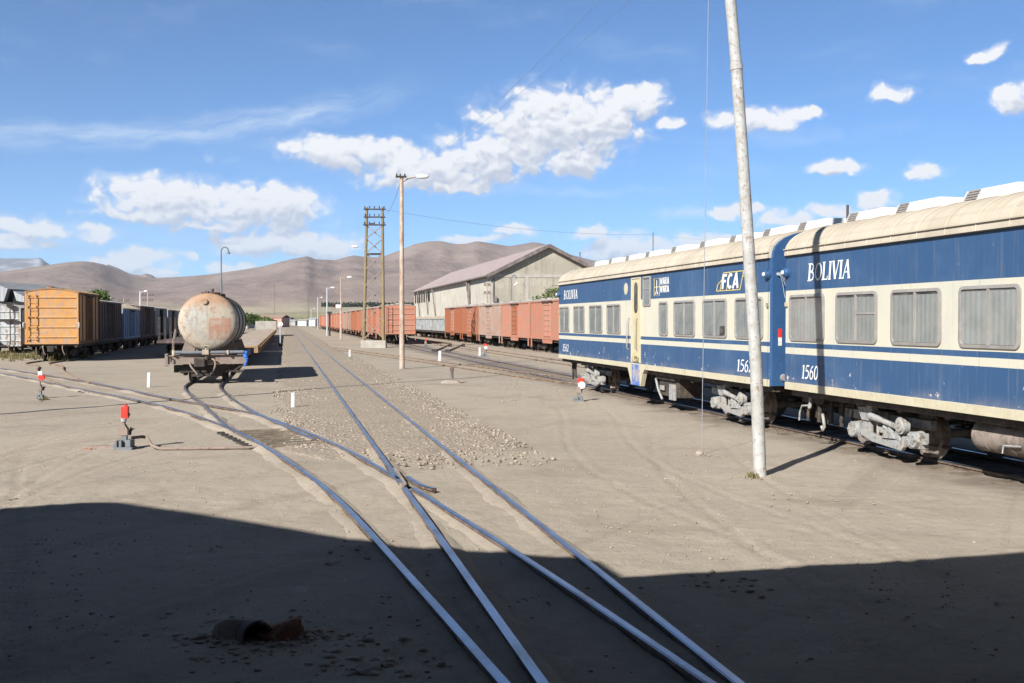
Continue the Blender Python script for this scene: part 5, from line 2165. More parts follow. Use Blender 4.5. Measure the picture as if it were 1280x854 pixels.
def gondola(label, ln, mat, loc, rz, top=2.15, floor=1.05, hw=1.3, group=None, ribs=True, detail=True):
    root = thing('gondola_wagon', label, 'gondola wagon', loc, rz, group)
    mb = MB()
    for s in (1, -1):
        mb.b2(0, ln, s * hw, s * (hw - .05), floor, top)
        if ribs:
            n = int(ln / .75)
            for k in range(n + 1):
                x = .05 + (ln - .1) * k / n
                mb.b2(x - .04, x + .04, s * (hw + .001), s * (hw + .07), floor, top - .002)
        mb.b2(0.001, ln - .001, s * (hw + .001), s * (hw + .09), top - .07, top + .02)
    for xe in (0, ln - .05):
        mb.b2(xe, xe + .05, -hw + .051, hw - .051, floor, top)
    mb.b2(.051, ln - .051, -hw + .051, hw - .051, floor, floor + .06)
    mb.build('body', mat, root)
    uf = MB()
    uf.b2(.05, ln - .05, -.20, .20, .66, floor - .002)
    uf.b2(.05, ln - .05, hw - .2, hw - .06, floor - .22, floor - .002)
    uf.b2(.05, ln - .05, -hw + .06, -hw + .2, floor - .22, floor - .002)
    uf.build('underframe', MT['underframe'], root)
    for q in (1.4, ln - 1.4):
        freight_bogie(root, q)
    end_gear(root, 0, -1)
    return root


GR = 'grey gondola wagons behind the salmon boxcars'
t_g = t_of(555.5, FACE_R) + .4
GLAB = ['pale grey ribbed gondola wagon right behind the salmon boxcars', 'pale grey gondola wagon in the middle of three by the warehouse', 'pale grey gondola wagon farthest along the warehouse']
gm = gondola(GLAB[0], 10.2, MT['grey_old'], yard(LR, t_g), ROTZ, 2.35, group=GR)
ld = MB()
for k in range(5):
    ld.b2(.6 + k * 1.9, 2.2 + k * 1.9, -.9, .9, 1.2, 2.55 + .08 * (k % 2))
ld.build('load', MT['tan_roof'], gm, bevel=.05)
for k in (1, 2):
    c = copy_tree(gm)
    c.location = yard(LR, t_g + 10.7 * k)
    c['label'] = GLAB[k]

# ------------------------------------------------------------------ tank wagon and flat wagons
LTc = -2.555
t_tank = t_of(254, LTc) if False else None
pT = gp(256, 478.5)
t_wh = pT.dot(DV)                      # front wheels of the tank wagon


def tank_wagon():
    x0 = t_wh - .75                     # front beam
    root = thing('tank_wagon', 'rusty pale tank wagon facing the camera with brown buffer beam', 'tank wagon', yard(LTc, x0), ROTZ)
    ln = 9.6
    m, g, b, o = new_mat('rusty_pale_tank')
    p = coords(g, rnd=False)
    s = g.xyz(p)
    n = g.noise(p, 1.6, 7, .62)
    col = g.mix(g.ramp(n, .36, .66), (.38, .33, .25, 1), (.32, .295, .245, 1))
    bl = g.noise(g.vmath('ADD', p, (3.1, 1.7, 0)), 1.0, 4, .5)
    col = g.mix(g.math('MULTIPLY', g.ramp(bl, .50, .68), .65), col, (.33, .385, .41, 1))
    # faded rust-red square where a placard was painted on the end, and rust from the crown
    inx = g.math('MULTIPLY', g.ramp(s[1], -.02, -.06), g.ramp(s[1], -.80, -.74))
    inz = g.math('MULTIPLY', g.ramp(s[2], 1.45, 1.50), g.ramp(s[2], 2.24, 2.20))
    pat = g.math('MULTIPLY', g.math('MULTIPLY', inx, inz), g.ramp(s[0], 1.6, 1.5))
    pat = g.math('MULTIPLY', pat, g.ramp(g.noise(p, 3.5, 6, .65), .30, .58))
    col = g.mix(g.math('MULTIPLY', pat, .85), col, (.34, .16, .10, 1))
    top = g.math('ADD', g.ramp(s[2], 2.35, 3.2, False), g.math('MULTIPLY', g.noise(p, 2.4, 7, .7), .9))
    col = g.mix(g.math('MULTIPLY', g.ramp(top, .62, 1.05), .85), col, (.33, .185, .10, 1))
    sp = g.noise(p, 5.5, 8, .72)
    col = g.mix(g.math('MULTIPLY', g.ramp(sp, .49, .66), .85), col, (.26, .145, .085, 1))
    st = g.noise(g.vmath('MULTIPLY', p, (1, 7, .6)), 1.8, 6, .65)
    col = g.mix(g.math('MULTIPLY', g.ramp(st, .50, .68), .6), col, (.27, .19, .13, 1))
    g.put(b.inputs['Base Color'], col)
    b.inputs['Roughness'].default_value = .75
    bump(g, b, g.math('ADD', n, sp), .25, .012)
    # shell with dished heads
    mb = MB()
    r, zc_, n_ = .975, 2.085, 56
    prof = [(.62, 0.0), (.63, .3), (.655, .6), (.69, .80), (.74, .91), (.82, .965), (.92, r), (ln - .92, r), (ln - .80, .94), (ln - .68, .72), (ln - .62, 0.0)]
    vs, fs = [], []
    for (x, q) in prof:
        for i in range(n_):
            t = 2 * PI * i / n_
            vs.append((x, q * math.cos(t), zc_ + q * math.sin(t)))
    for j in range(len(prof) - 1):
        for i in range(n_):
            a, b2_ = j * n_ + i, j * n_ + (i + 1) % n_
            fs.append((a, b2_, b2_ + n_, a + n_))
    mb.add(vs, fs)
    sh = mb.build('tank', m, root, smooth=50)
    rv = MB()
    for k in range(26):
        z = zc_ - .9 + 1.8 * k / 25
        q = abs(z - zc_)
        xx = .62 + (.01 if q < .3 else .035 if q < .6 else .075 if q < .8 else .12)
        rv.sphere((xx - .008, .0, z), .014, 6, 4)
    for k in range(60):
        a = 2 * PI * k / 60
        rv.sphere((.98, r * math.cos(a) * 1.004, zc_ + r * math.sin(a) * 1.004), .014, 6, 4)
    rv.cyl((.70, .10, 2.78), (.60, .10, 2.78), .105, .10, 20)
    rv.build('rivets', m, sh, smooth=60)
    bands = MB()
    for xx in (1.9, ln / 2, ln - 1.9):
        pts = [(xx, 1.0 * r * math.cos(a) * 1.006, zc_ + r * math.sin(a) * 1.006) for a in np.linspace(0, 2 * PI, 49)]
        bands.tube(pts, .03, 6)
    bands.build('strap', MT['blackiron'], sh)
    dm = MB()
    dm.cyl((ln / 2, 0, zc_ + .9), (ln / 2, 0, zc_ + 1.04), .36, .36, 20)
    dm.sphere((ln / 2, 0, zc_ + 1.04), .36, 20, 8, 1, 1, .12)
    dm.b2(1.3, 2.1, -.34, .25, zc_ + r + .02, zc_ + r + .05)
    for xx in (1.35, 2.05):
        for yy in (-.3, .2):
            dm.b2(xx - .02, xx + .02, yy - .02, yy + .02, zc_ + r - .1, zc_ + r + .02)
    dm.build('dome', MT['rust_dark'], root, smooth=40)
    hatch = MB()
    hatch.cyl((.95, .05, zc_ + r - .02), (.95, .05, zc_ + r + .07), .09, .09, 12)
    hatch.cyl((1.5, -.1, zc_ + r + .05), (1.5, -.1, zc_ + r + .17), .06, .06, 10)
    hatch.build('valve', MT['rust_dark'], root)
    # frame and buffer beam
    fr = MB()
    fr.b2(0, .12, -1.25, 1.25, .70, 1.0)
    fr.b2(-.03, .0, -1.22, 1.22, .955, .995)
    fr.b2(ln - .12, ln, -1.25, 1.25, .70, 1.0)
    for s in (1, -1):
        fr.b2(.121, ln - .121, s * .95, s * 1.12, .74, .99)
    fr.b2(-.05, .0, -1.32, -1.20, .62, 1.05)
    fr.b2(-.05, .0, 1.20, 1.30, .62, 1.05)
    for xx in (1.6, ln - 1.6):
        fr.prism([(-.95, 1.0), (.95, 1.0), (.80, 1.42), (.40, 1.18), (-.40, 1.18), (-.80, 1.42)], xx - .1, xx + .1, 'x')
    fr.build('frame', MT['beam_brown'], root, bevel=.008)
    pp = MB()
    pp.tube([(-.08, 1.05, 1.10), (-.10, .6, 1.085), (-.10, .0, 1.085), (-.10, -1.2, 1.10)], .055, 12)
    pp.build('pipe', MT['grey_paint'], root, smooth=60)
    va = MB()
    va.b2(-.20, -.05, -.09, .12, 1.02, 1.18)
    va.cyl((-.14, .0, 1.18), (-.14, .0, 1.30), .03, .03, 8)
    va.b2(-.24, -.08, -.12, .14, 1.30, 1.325)
    va.b2(-.18, -.06, -.72, -.66, 1.02, 1.16)
    va.cyl((-.1, 1.02, 1.0), (-.1, 1.02, 1.17), .05, .05, 8)
    va.build('valve', MT['tan_roof'], root, bevel=.008)
    kn = MB()
    kn.b2(-.42, 0, .06, .30, .66, .90)
    kn.b2(-.46, -.34, .02, .36, .63, .92)
    kn.b2(-.30, -.05, -.06, .02, .66, .98)
    kn.build('coupler', MT['underframe'], root, bevel=.03)
    ho = MB()
    ho.tube(catmull([(-.02, -.10, .84), (-.12, -.24, .86), (-.16, -.30, .70), (-.17, -.22, .48), (-.17, -.14, .38)], .06), .032, 8)
    ho.build('brake_hose', MT['beam_brown'], root, smooth=60)
    ho = MB()
    ho.tube(catmull([(-.02, .52, .74), (-.12, .48, .64), (-.14, .36, .48), (-.14, .28, .38)], .06), .032, 8)
    ho.build('brake_hose', MT['beam_brown'], root, smooth=60)
    lv = MB()
    lv.tube([(-.06, -1.26, .95), (-.09, -1.30, .72), (-.03, -1.05, .60), (-.02, -.85, .45)], .022, 6)
    lv.tube([(-.06, 1.24, 1.0), (-.1, 1.10, .92), (-.1, 1.10, .78)], .022, 6)
    lv.build('uncoupling_lever', MT['blackiron'], root)
    la = MB()
    la.tube([(.5, 1.12, 1.0), (.5, 1.10, 1.45), (.62, 1.04, 1.85)], .015, 6)
    la.tube([(.9, 1.12, 1.0), (.9, 1.10, 1.45), (.92, 1.04, 1.85)], .015, 6)
    for k in range(3):
        la.cyl((.5, 1.115, 1.1 + k * .2), (.9, 1.115, 1.1 + k * .2), .014, .014, 6)
    la.build('ladder', MT['beam_brown'], root)
    for q in (1.35, ln - 1.35):
        freight_bogie(root, q, 1.25)
    br = MB()
    br.b2(.25, .55, -1.05, 1.05, .42, .66)
    br.b2(.3, .9, -.5, .5, .28, .5)
    br.build('brake_beam', MT['blackiron'], root)
    return root, ln


tank, ln_t = tank_wagon()
rag = MB()
for k in range(7):
    z = 1.08 - .07 * k
    rag.sphere((0 + .02 * math.sin(k * 2), -1.27 + .03 * math.sin(k * 1.3), z), .065 - .003 * k, 9, 6, .6, 1.0 + .3 * math.sin(k), .9)
ro = rag.build('cloth_rag', MT['tarp_blue'], None, smooth=70)
ro.location = yard(LTc, t_wh - .75 - .10)
ro.rotation_euler = (0, 0, ROTZ)
tag(ro, 'bright blue cloth tied to the right end of the tank wagon beam', 'cloth')


def flat_wagon(label, ln, loc, rz, group):
    root = thing('flat_wagon', label, 'flat wagon', loc, rz, group)
    d = MB()
    n = int(ln / .22)
    for k in range(n):
        x = ln * k / n
        d.b2(x + .004, x + ln / n - .004, -1.22, 1.22, .90 - .004 * (k % 3), .955 - .006 * ((k * 7) % 3))
    d.build('deck', MT['wood_deck'], root)
    f = MB()
    for s in (1, -1):
        f.b2(0, ln, s * 1.225, s * 1.31, .70, .97)
        k = 0
        while .5 + k * 1.2 < ln:
            x = .5 + k * 1.2
            f.b2(x - .07, x + .07, s * 1.311, s * 1.40, .66, .93)
            k += 1
    for xe in (-.06, ln):
        f.b2(xe, xe + .06, -1.31, 1.31, .66, .97)
    f.b2(.05, ln - .05, -.25, .25, .6, .895)
    f.build('frame', MT['rust_orange'], root)
    for q in (1.5, ln - 1.5):
        freight_bogie(root, q)
    end_gear(root, -.06, -1)
    return root


FG = 'flat wagons behind the tank wagon'
t_fl = t_of(322.3, LTc + 1.31)
FL = ['rusty orange edged flat wagon right behind the tank wagon', 'second empty flat wagon behind the tank wagon', 'third empty flat wagon behind the tank wagon', 'last flat wagon before the tan gondola']
t_gon = t_of(345, LTc + 1.3) - .2
nfl = 4
stepf = (t_gon - t_fl) / nfl
fm_ = flat_wagon(FL[0], stepf - .75, yard(LTc, t_fl), ROTZ, FG)
for k in range(1, nfl):
    c = copy_tree(fm_)
    c.location = yard(LTc, t_fl + stepf * k)
    c['label'] = FL[k]
gondola('tan steel gondola wagon at the end of the flat wagons', 11.5, MT['concrete'], yard(LTc, t_gon), ROTZ, 2.08, .92, 1.3)
# dark stake wagon on the next track
LS = -5.9
sroot = thing('stake_wagon', 'dark wagon with upright stakes standing left of the flat wagons', 'flat wagon', yard(LS, 62), ROTZ)
sw = MB()
sw.b2(0, 13, -1.25, 1.25, .85, 1.0)
sw.build('deck', MT['rust_dark'], sroot)
for k in range(5):
    for s in (1, -1):
        q = MB()
        q.b2(.4 + k * 3.0, .55 + k * 3.0, s * 1.24, s * 1.10, 1.0, 2.35)
        q.build('stake', MT['blackiron'], sroot)
for q in (1.5, 11.5):
    freight_bogie(sroot, q)
gondola('dark rust gondola wagon left of the tan gondola', 12, MT['rust_dark'], yard(LS, 92), ROTZ, 1.75, .95, 1.3)

# ------------------------------------------------------------------ warehouse
def warehouse():
    L0 = 24.0
    ta = t_of(613, L0)
    tb = t_of(518.2, L0)
    ln = tb - ta
    root = thing('warehouse', 'long pale warehouse with a pitched sheet roof and grey gable end', 'warehouse', yard(L0, ta), ROTZ)
    p0 = yard(L0, ta)
    ez = ap(613, 343, p0.y).z
    hwid = 7.1
    rz_ = ap(685.3, 307.5, p0.y + 1.5).z
    # local: x away, y left (so the building lies at negative y)
    W = 2 * hwid
    wl = MB()
    wl.b2(.25, ln, -.25, 0, 0, ez)
    wl.b2(.25, ln, -W, -W + .25, 0, ez)
    wl.build('side_wall', MT['wh_wall'], root)
    gb = MB()
    gb.prism([(-W, 0), (0, 0), (0, ez), (-hwid, rz_), (-W, ez)], 0, .249, 'x')
    gb.build('gable_wall', MT['wh_gable'], root)
    gb = MB()
    gb.prism([(-W, 0), (0, 0), (0, ez), (-hwid, rz_), (-W, ez)], ln + .001, ln + .25, 'x')
    gb.build('gable_wall', MT['wh_gable'], root)
    fm = MB()
    zbm = ap(655, 344.5, p0.y).z
    fm.b2(-.05, -.001, -W, .02, zbm - .18, zbm + .20)
    for yy in (0.02, -4.3, -hwid * 1.4, -W + .4):
        fm.b2(-.045, -.002, yy - .42, yy, 0, zbm - .182)
    fm.b2(-.05, .5, .001, .06, 0, ez - .1)
    fm.build('concrete_frame', MT['concrete'], root)
    rf = MB()
    ov = .55
    sl_ = (rz_ - ez) / hwid
    for s in (0, 1):
        ya, za = (0 + ov, ez - ov * sl_) if s == 0 else (-W - ov, ez - ov * sl_)
        yb, zb = -hwid, rz_
        vs = []
        for x in (-.6, ln + .6):
            vs += [(x, ya, za + .05), (x, yb, zb + .05), (x, yb, zb + .20), (x, ya, za + .20)]
        rf.add(vs, [(0, 1, 2, 3), (7, 6, 5, 4), (0, 4, 5, 1), (1, 5, 6, 2), (2, 6, 7, 3), (3, 7, 4, 0)])
    rf.build('roof', MT['wh_roof'], root)
    tr = MB()
    for s in (0, 1):
        ya, za = (0 + ov, ez - ov * sl_) if s == 0 else (-W - ov, ez - ov * sl_)
        tr.bar((-.64, ya, za + .02), (-.64, -hwid, rz_ + .02), .08, .42, (1, 0, 0) if False else (0, 0, 1))
        tr.bar((-.3, ya, za - .10), (-.3, -hwid, rz_ - .10), .5, .06)
    tr.b2(-.6, ln + .6, ov + .001, ov + .10, ez - ov * sl_ - .02, ez - ov * sl_ + .14)
    tr.build('roof_edge', MT['wh_trim'], root)
    # clerestory slots at the far part of the side wall, struts and downpipes
    for k in range(7):
        x = ln - 2.0 - k * 3.1
        s = MB()
        s.b2(x - 1.0, x + 1.0, .001, .04, ez - 2.3, ez - .7)
        w = s.build('window', MT['dark'], root)
        f2 = MB()
        f2.b2(x + 1.05, x + 1.45, .001, .12, ez - 2.5, ez - .3)
        f2.build('frame', MT['wh_wall'], w)
    for (x, z0, dy) in ((ln * .63, ez - 4.8, .9), (ln - 20, ez - 4.5, .5), (ln - 9, ez - 5, .5), (13.5, .0, .25)):
        s = MB()
        s.tube([(x - 1.5 if dy > .6 else x, .14, z0), (x, dy if dy < .6 else .5, ez - .25)], .10, 8)
        s.build('downpipe', MT['wh_trim'], root)
    st = MB()
    st.tube([(13, .1, ez - 5), (14.2, .45, ez - .2)], .16, 8)
    st.build('roof_strut', MT['wh_trim'], root)
    pp = MB()
    pp.tube([(-.1, -.35, 0), (-.1, -.35, zbm - .3)], .06, 6)
    pp.b2(-.30, -.06, -.75, -.45, 4.4, 5.0)
    pp.build('conduit', MT['wh_trim'], root)
    # vent stack behind the ridge
    vs_ = MB()
    vs_.cyl((3, -W + 2.2, ez + .4), (3, -W + 2.2, ez + 3.0), .08, .08, 8)
    vs_.build('vent_pipe', MT['wh_trim'], root)
    return root


warehouse()


# ------------------------------------------------------------------ poles and lamps
def lamp_head(root, p, dx, mat=None, s=1.0):
    h = MB()
    p = Vector(p)
    h.sphere(p + Vector((dx * .28 * s, 0, 0)), .30 * s, 14, 8, 1.0, .42, .36)
    return h.build('lamp_head', MT['lamp_glass'], root, smooth=60)


def street_lamp(label, u, vb, vt, mat, r=.07, arm=1.0, ang=.25, group='street lamps along the yard', cross=False, bend=0.0):
    p = gp(u, vb)
    h = ap(u, vt, p.y).z
    root = thing('street_lamp', label, 'street lamp', p, 0, group)
    m = MB()
    m.tube([(0, 0, -.2), (bend * .4, 0, h * .5), (bend, 0, h)], [r * 1.25, r * 1.05, r * .8], 10)
    m.build('pole', mat, root, smooth=60)
    a = MB()
    a.tube([(bend, 0, h - .25), (bend + arm * .5, 0, h - .08), (bend + arm, 0, h - .02 + arm * math.tan(ang) * .3)], .035, 6)
    a.build('lamp_arm', mat, root, smooth=60)
    lamp_head(root, (bend + arm, 0, h - .02 + arm * math.tan(ang) * .3), 1)
    return root, p, h


# peeling white pole, leaning
def leaning_pole():
    p = gp(950.0, 594.5)
    root = thing('leaning_pole', 'tall leaning white pole with peeling paint and rust standing before the coaches', 'pole', p)
    ja = ap(920.5, 84, p.y) - p
    up_ = ap(913, 0, p.y) - p
    tp = ja + (up_ - ja) * ((9.6 - ja.z) / (up_.z - ja.z))
    m = MB()
    m.tube([Vector((0, 0, -.15)), Vector((0, 0, 0)), ap(945.0, 455, p.y) - p, ap(936.3, 320, p.y) - p, ap(928.6, 200, p.y) - p, ja], [.088, .086, .083, .080, .078, .077], 24)
    m.tube([ja * 1.001, (ja + tp) * .5, tp], [.074, .073, .072], 24)
    m.build('shaft', MT['white_pole'], root, smooth=50)
    b = MB()
    b.cyl(ja * .993, ja * 1.008, .085, .085, 24)
    b.build('joint_collar', MT['white_pole'], root, smooth=40)
    c = MB()
    c.b2(tp.x - .9, tp.x + .9, tp.y - .04, tp.y + .04, tp.z - .35, tp.z - .27)
    c.build('crossarm', MT['galv'], root)
    return p, tp


LP, LTOP = leaning_pole()
# hanging cable beside it
pc = gp(877, 568)
pt = ap(885.5, 0, pc.y)
d_ = pt - pc
hc = thing('hanging_cable', 'thin cable hanging straight down to a stone beside the white pole', 'cable', pc)
m_ = MB()
m_.tube([Vector((0, 0, .02)), d_ * .5, d_ * (9.2 / d_.z)], .0055, 6)
m_.build('wire', MT['wire'], hc)
st_ = MB()
st_.sphere((-.03, 0, .01), .06, 9, 6, 1.2, 1, .8)
st_.build('anchor', MT['stone'], hc)

# wooden lamp pole with cross bar
wp, wpp, wph = street_lamp('tall weathered wooden lamp pole with a short crossbar standing alone in the yard', 502.5, 461, 222, MT['wood_pole'], .095, .62, .1, None)
cb_ = MB()
cb_.b2(-.25, .22, -.12, -.05, wph - .06, wph + .02)
for q in (-.2, -.05, .15):
    cb_.cyl((q, -.085, wph + .02), (q, -.085, wph + .11), .03, .03, 8)
cb_.build('crossbar', MT['blackiron'], wp)

# other lamps
street_lamp('white steel lamp beside the far salmon boxcars', 409, 420, 360, MT['galv'], .10, .5, .1)
street_lamp('rusty lamp pole left of the lattice pole', 426.5, 425, 347, MT['wood_pole'], .08, .65, .1)
street_lamp('small distant lamp left of the white steel lamp', 397.3, 411.5, 372, MT['galv'], .10, .7, .1)
street_lamp('faint distant lamp beyond the flat wagons', 389, 409, 386, MT['galv'], .10, .6, .1)
street_lamp('thin white lamp rising behind the brown boxcars', 175.5, 420, 364.5, MT['white_paint'], .09, .5, .1)
# hooked lamp behind the tank wagon
p = ap(277, 420, 62)
p.z = 0
hk = thing('hooked_lamp', 'thin dark lamp pole with a hooked top rising behind the tank', 'street lamp', p)
hh = ap(277, 309, 62).z
m_ = MB()
arcp = [(.22 - .22 * math.cos(a), 0, hh - .25 + .25 * math.sin(a)) for a in np.linspace(0, PI * 1.0, 10)]
m_.tube([(0, 0, -.1), (0, 0, hh - 1.9)], [.075, .06], 8)
m_.tube([(0, 0, hh - 1.9), (0, 0, hh - .3)] + arcp, .038, 8)
m_.build('pole', MT['grey_paint'], hk, smooth=60)
m_ = MB()
m_.cyl((.44, 0, hh - .25), (.44, 0, hh - .40), .05, .12, 12)
m_.build('lamp_head', MT['grey_paint'], hk, smooth=40)
# hooked lamp before the gable
ph = ap(639.5, 420, 108)
ph.z = 0
gk = thing('hooked_lamp', 'hooked lamp standing before the warehouse gable', 'street lamp', ph)
gh = ap(639.5, 344, 108).z
m_ = MB()
m_.tube([(0, 0, 0), (0, 0, gh - .5)] + [(.25 - .25 * math.cos(a), 0, gh - .4 + .4 * math.sin(a)) for a in np.linspace(0, PI, 9)], .05, 8)
m_.build('pole', MT['grey_paint'], gk)
m_ = MB()
m_.bar((.25, 0, gh - 1.05), (.62, 0, gh - .72), .16, .10)
m_.build('lamp_head', MT['lamp_glass'], gk)
# plain far poles
for (u, vb, vt, r, lab, arms) in ((609, 427, 352, .07, 'slim service pole by the near warehouse corner', 2), (385.3, 406, 361, .11, 'dark distant pole standing beyond the flat wagons', 0),
                                  (343, 407, 355, .07, 'thin distant mast rising above the pink building', 0), (185, 418, 366, .08, 'far wooden pole with crossarms above the boxcars', 2),
                                  (155, 417, 373, .07, 'short far pole above the light blue boxcar', 2), (816, 425, 291, .05, 'thin mast showing above the coach roof', 0),
                                  (138.5, 418, 372, .07, 'white post beside the green tree', 0)):
    p = gp(u, vb)
    h = ap(u, vt, p.y).z
    rt = thing('utility_pole', lab, 'utility pole', p)
    m_ = MB()
    m_.tube([(0, 0, 0), (0, 0, h)], [r, r * .8], 8)
    m_.build('pole', MT['white_paint'] if u == 138.5 else MT['wood_pole'] if arms else MT['underframe'], rt, smooth=60)
    if arms:
        m_ = MB()
        for k in range(arms):
            w_ = .9 if u < 300 else .35
            m_.b2(-w_, w_, -.04, .04, h - .5 - k * .8, h - .44 - k * .8)
            for q in (-.8 * w_, -.4 * w_, .4 * w_, .8 * w_):
                m_.cyl((q, 0, h - .40 - k * .8), (q, 0, h - .22 - k * .8), .05, .05, 6)
        m_.build('crossarm', MT['underframe'], rt)
# tall pole out of frame on the left whose long shadow crosses the yard
tp_ = gp(0, 517.5)
sh_dir = Vector((math.sin(SUN_AZ), math.cos(SUN_AZ), 0))
tpb = tp_ - sh_dir * 4.2
tl = thing('tall_mast', 'tall mast outside the left edge casting a long thin shadow', 'mast', tpb)
m_ = MB()
m_.tube([(0, 0, 0), (0, 0, 4.5), (0, 0, 15.5)], [.16, .10, .05], 10)
m_.build('pole', MT['galv'], tl, smooth=60)


# twin lattice pole on a concrete block
def lattice():
    p = gp(466.5, 435)
    p.y += .4
    y = p.y
    root = thing('lattice_pole', 'twin legged lattice pole with cross bracing on a concrete block', 'power pole', p)
    k = y / F_PX
    H = ap(466, 260, y).z
    c = MB()
    c.b2((451 - 466.5) * k, (482 - 466.5) * k, -.45, .45, -.1, ap(466, 426.3, y).z)
    c.build('base', MT['concrete'], root, bevel=.03)
    legs = []
    for (ub, ut) in ((453.8, 458.2), (478.6, 477.6)):
        xb, xt = (ub - 466.5) * k, (ut - 466.5) * k
        m = MB()
        m.tube([(xb, 0, .3), ((xb + xt) / 2, 0, H / 2), (xt, 0, H)], [.125, .115, .105], 10)
        m.build('leg', MT['tower_pole'], root, smooth=60)
        legs.append((xb, xt))
    xl = lambda z: legs[0][0] + (legs[0][1] - legs[0][0]) * z / H
    xr = lambda z: legs[1][0] + (legs[1][1] - legs[1][0]) * z / H
    zs = [.75, 2.2, 3.7, 5.1, 6.5, 7.8, 9.0, 10.1]
    zs = [z * H / 11.6 for z in zs]
    for a, b in zip(zs[:-1], zs[1:]):
        m = MB()
        m.bar((xl(a), -.06, a), (xr(b), -.06, b), .075, .075)
        m.bar((xr(a), .06, a), (xl(b), .06, b), .075, .075)
        m.build('brace', MT['beam_brown'], root)
    m = MB()
    for (z, e) in ((H - .15, .24), (H - .75, .20), (H - 1.35, .24)):
        for yy in (-.13, .13):
            m.b2(xl(z) - e, xr(z) + e, yy - .04, yy + .04, z - .04, z + .04)
        for q in np.linspace(xl(z) - e + .1, xr(z) + e - .1, 5):
            m.cyl((q, -.13, z + .06), (q, -.13, z + .24), .045, .035, 8)
    m.b2(-.25, .1, -.25, -.19, H - 1.42, H - 1.22)
    m.b2(xl(6.2 * H / 11.6), xr(6.2 * H / 11.6), -.09, -.03, H * .66, H * .675)
    m.build('crossarm', MT['underframe'], root)
    a = MB()
    ua = (449 - 466.5) * k
    z = ap(449, 309, y).z
    a.tube([(xl(z), 0, z - .35), (xl(z) - .5, 0, z - .2), (ua - .3, 0, z)], .03, 6)
    a.build('lamp_arm', MT['galv'], root)
    lamp_head(root, (ua - .1, 0, z), -1, s=.9)
    return root, p, H


lat, latp, latH = lattice()


def wire(label, a, b, sag, r=.012, n=26):
    a, b = Vector(a), Vector(b)
    o = thing('overhead_wire', label, 'wire', a, 0, None)
    m = MB()
    pts = []
    for i in range(n + 1):
        q = i / n
        pts.append((b - a) * q + Vector((0, 0, -4 * sag * q * (1 - q))))
    m.tube(pts, r, 5)
    m.build('strand', MT['wire'], o)


wire('overhead wire from the wooden lamp pole up to the shed roof, upper strand', (wpp.x + .15, wpp.y, wph + .1), (5.6, 2.0, 7.6), .5, .0025)
wire('overhead wire from the wooden lamp pole up to the shed roof, lower strand', (wpp.x - .2, wpp.y, wph + .1), (4.2, 2.0, 7.2), .8, .0025)
mp = gp(816, 425)
wire('power line from the lattice pole to the thin mast behind the coaches', (latp.x + .9, latp.y, latH - .15), (mp.x, mp.y, ap(816, 293, mp.y).z), .6, .012)
wire('power line running right from the thin mast over the coach roofs', (mp.x, mp.y, ap(816, 293, mp.y).z), (mp.x + 40, mp.y - 8, 9.0), .8, .012)
wire('slack line from the lattice pole to the wooden lamp pole', (latp.x + .6, latp.y, latH - .1), (wpp.x, wpp.y, wph), .8, .01)


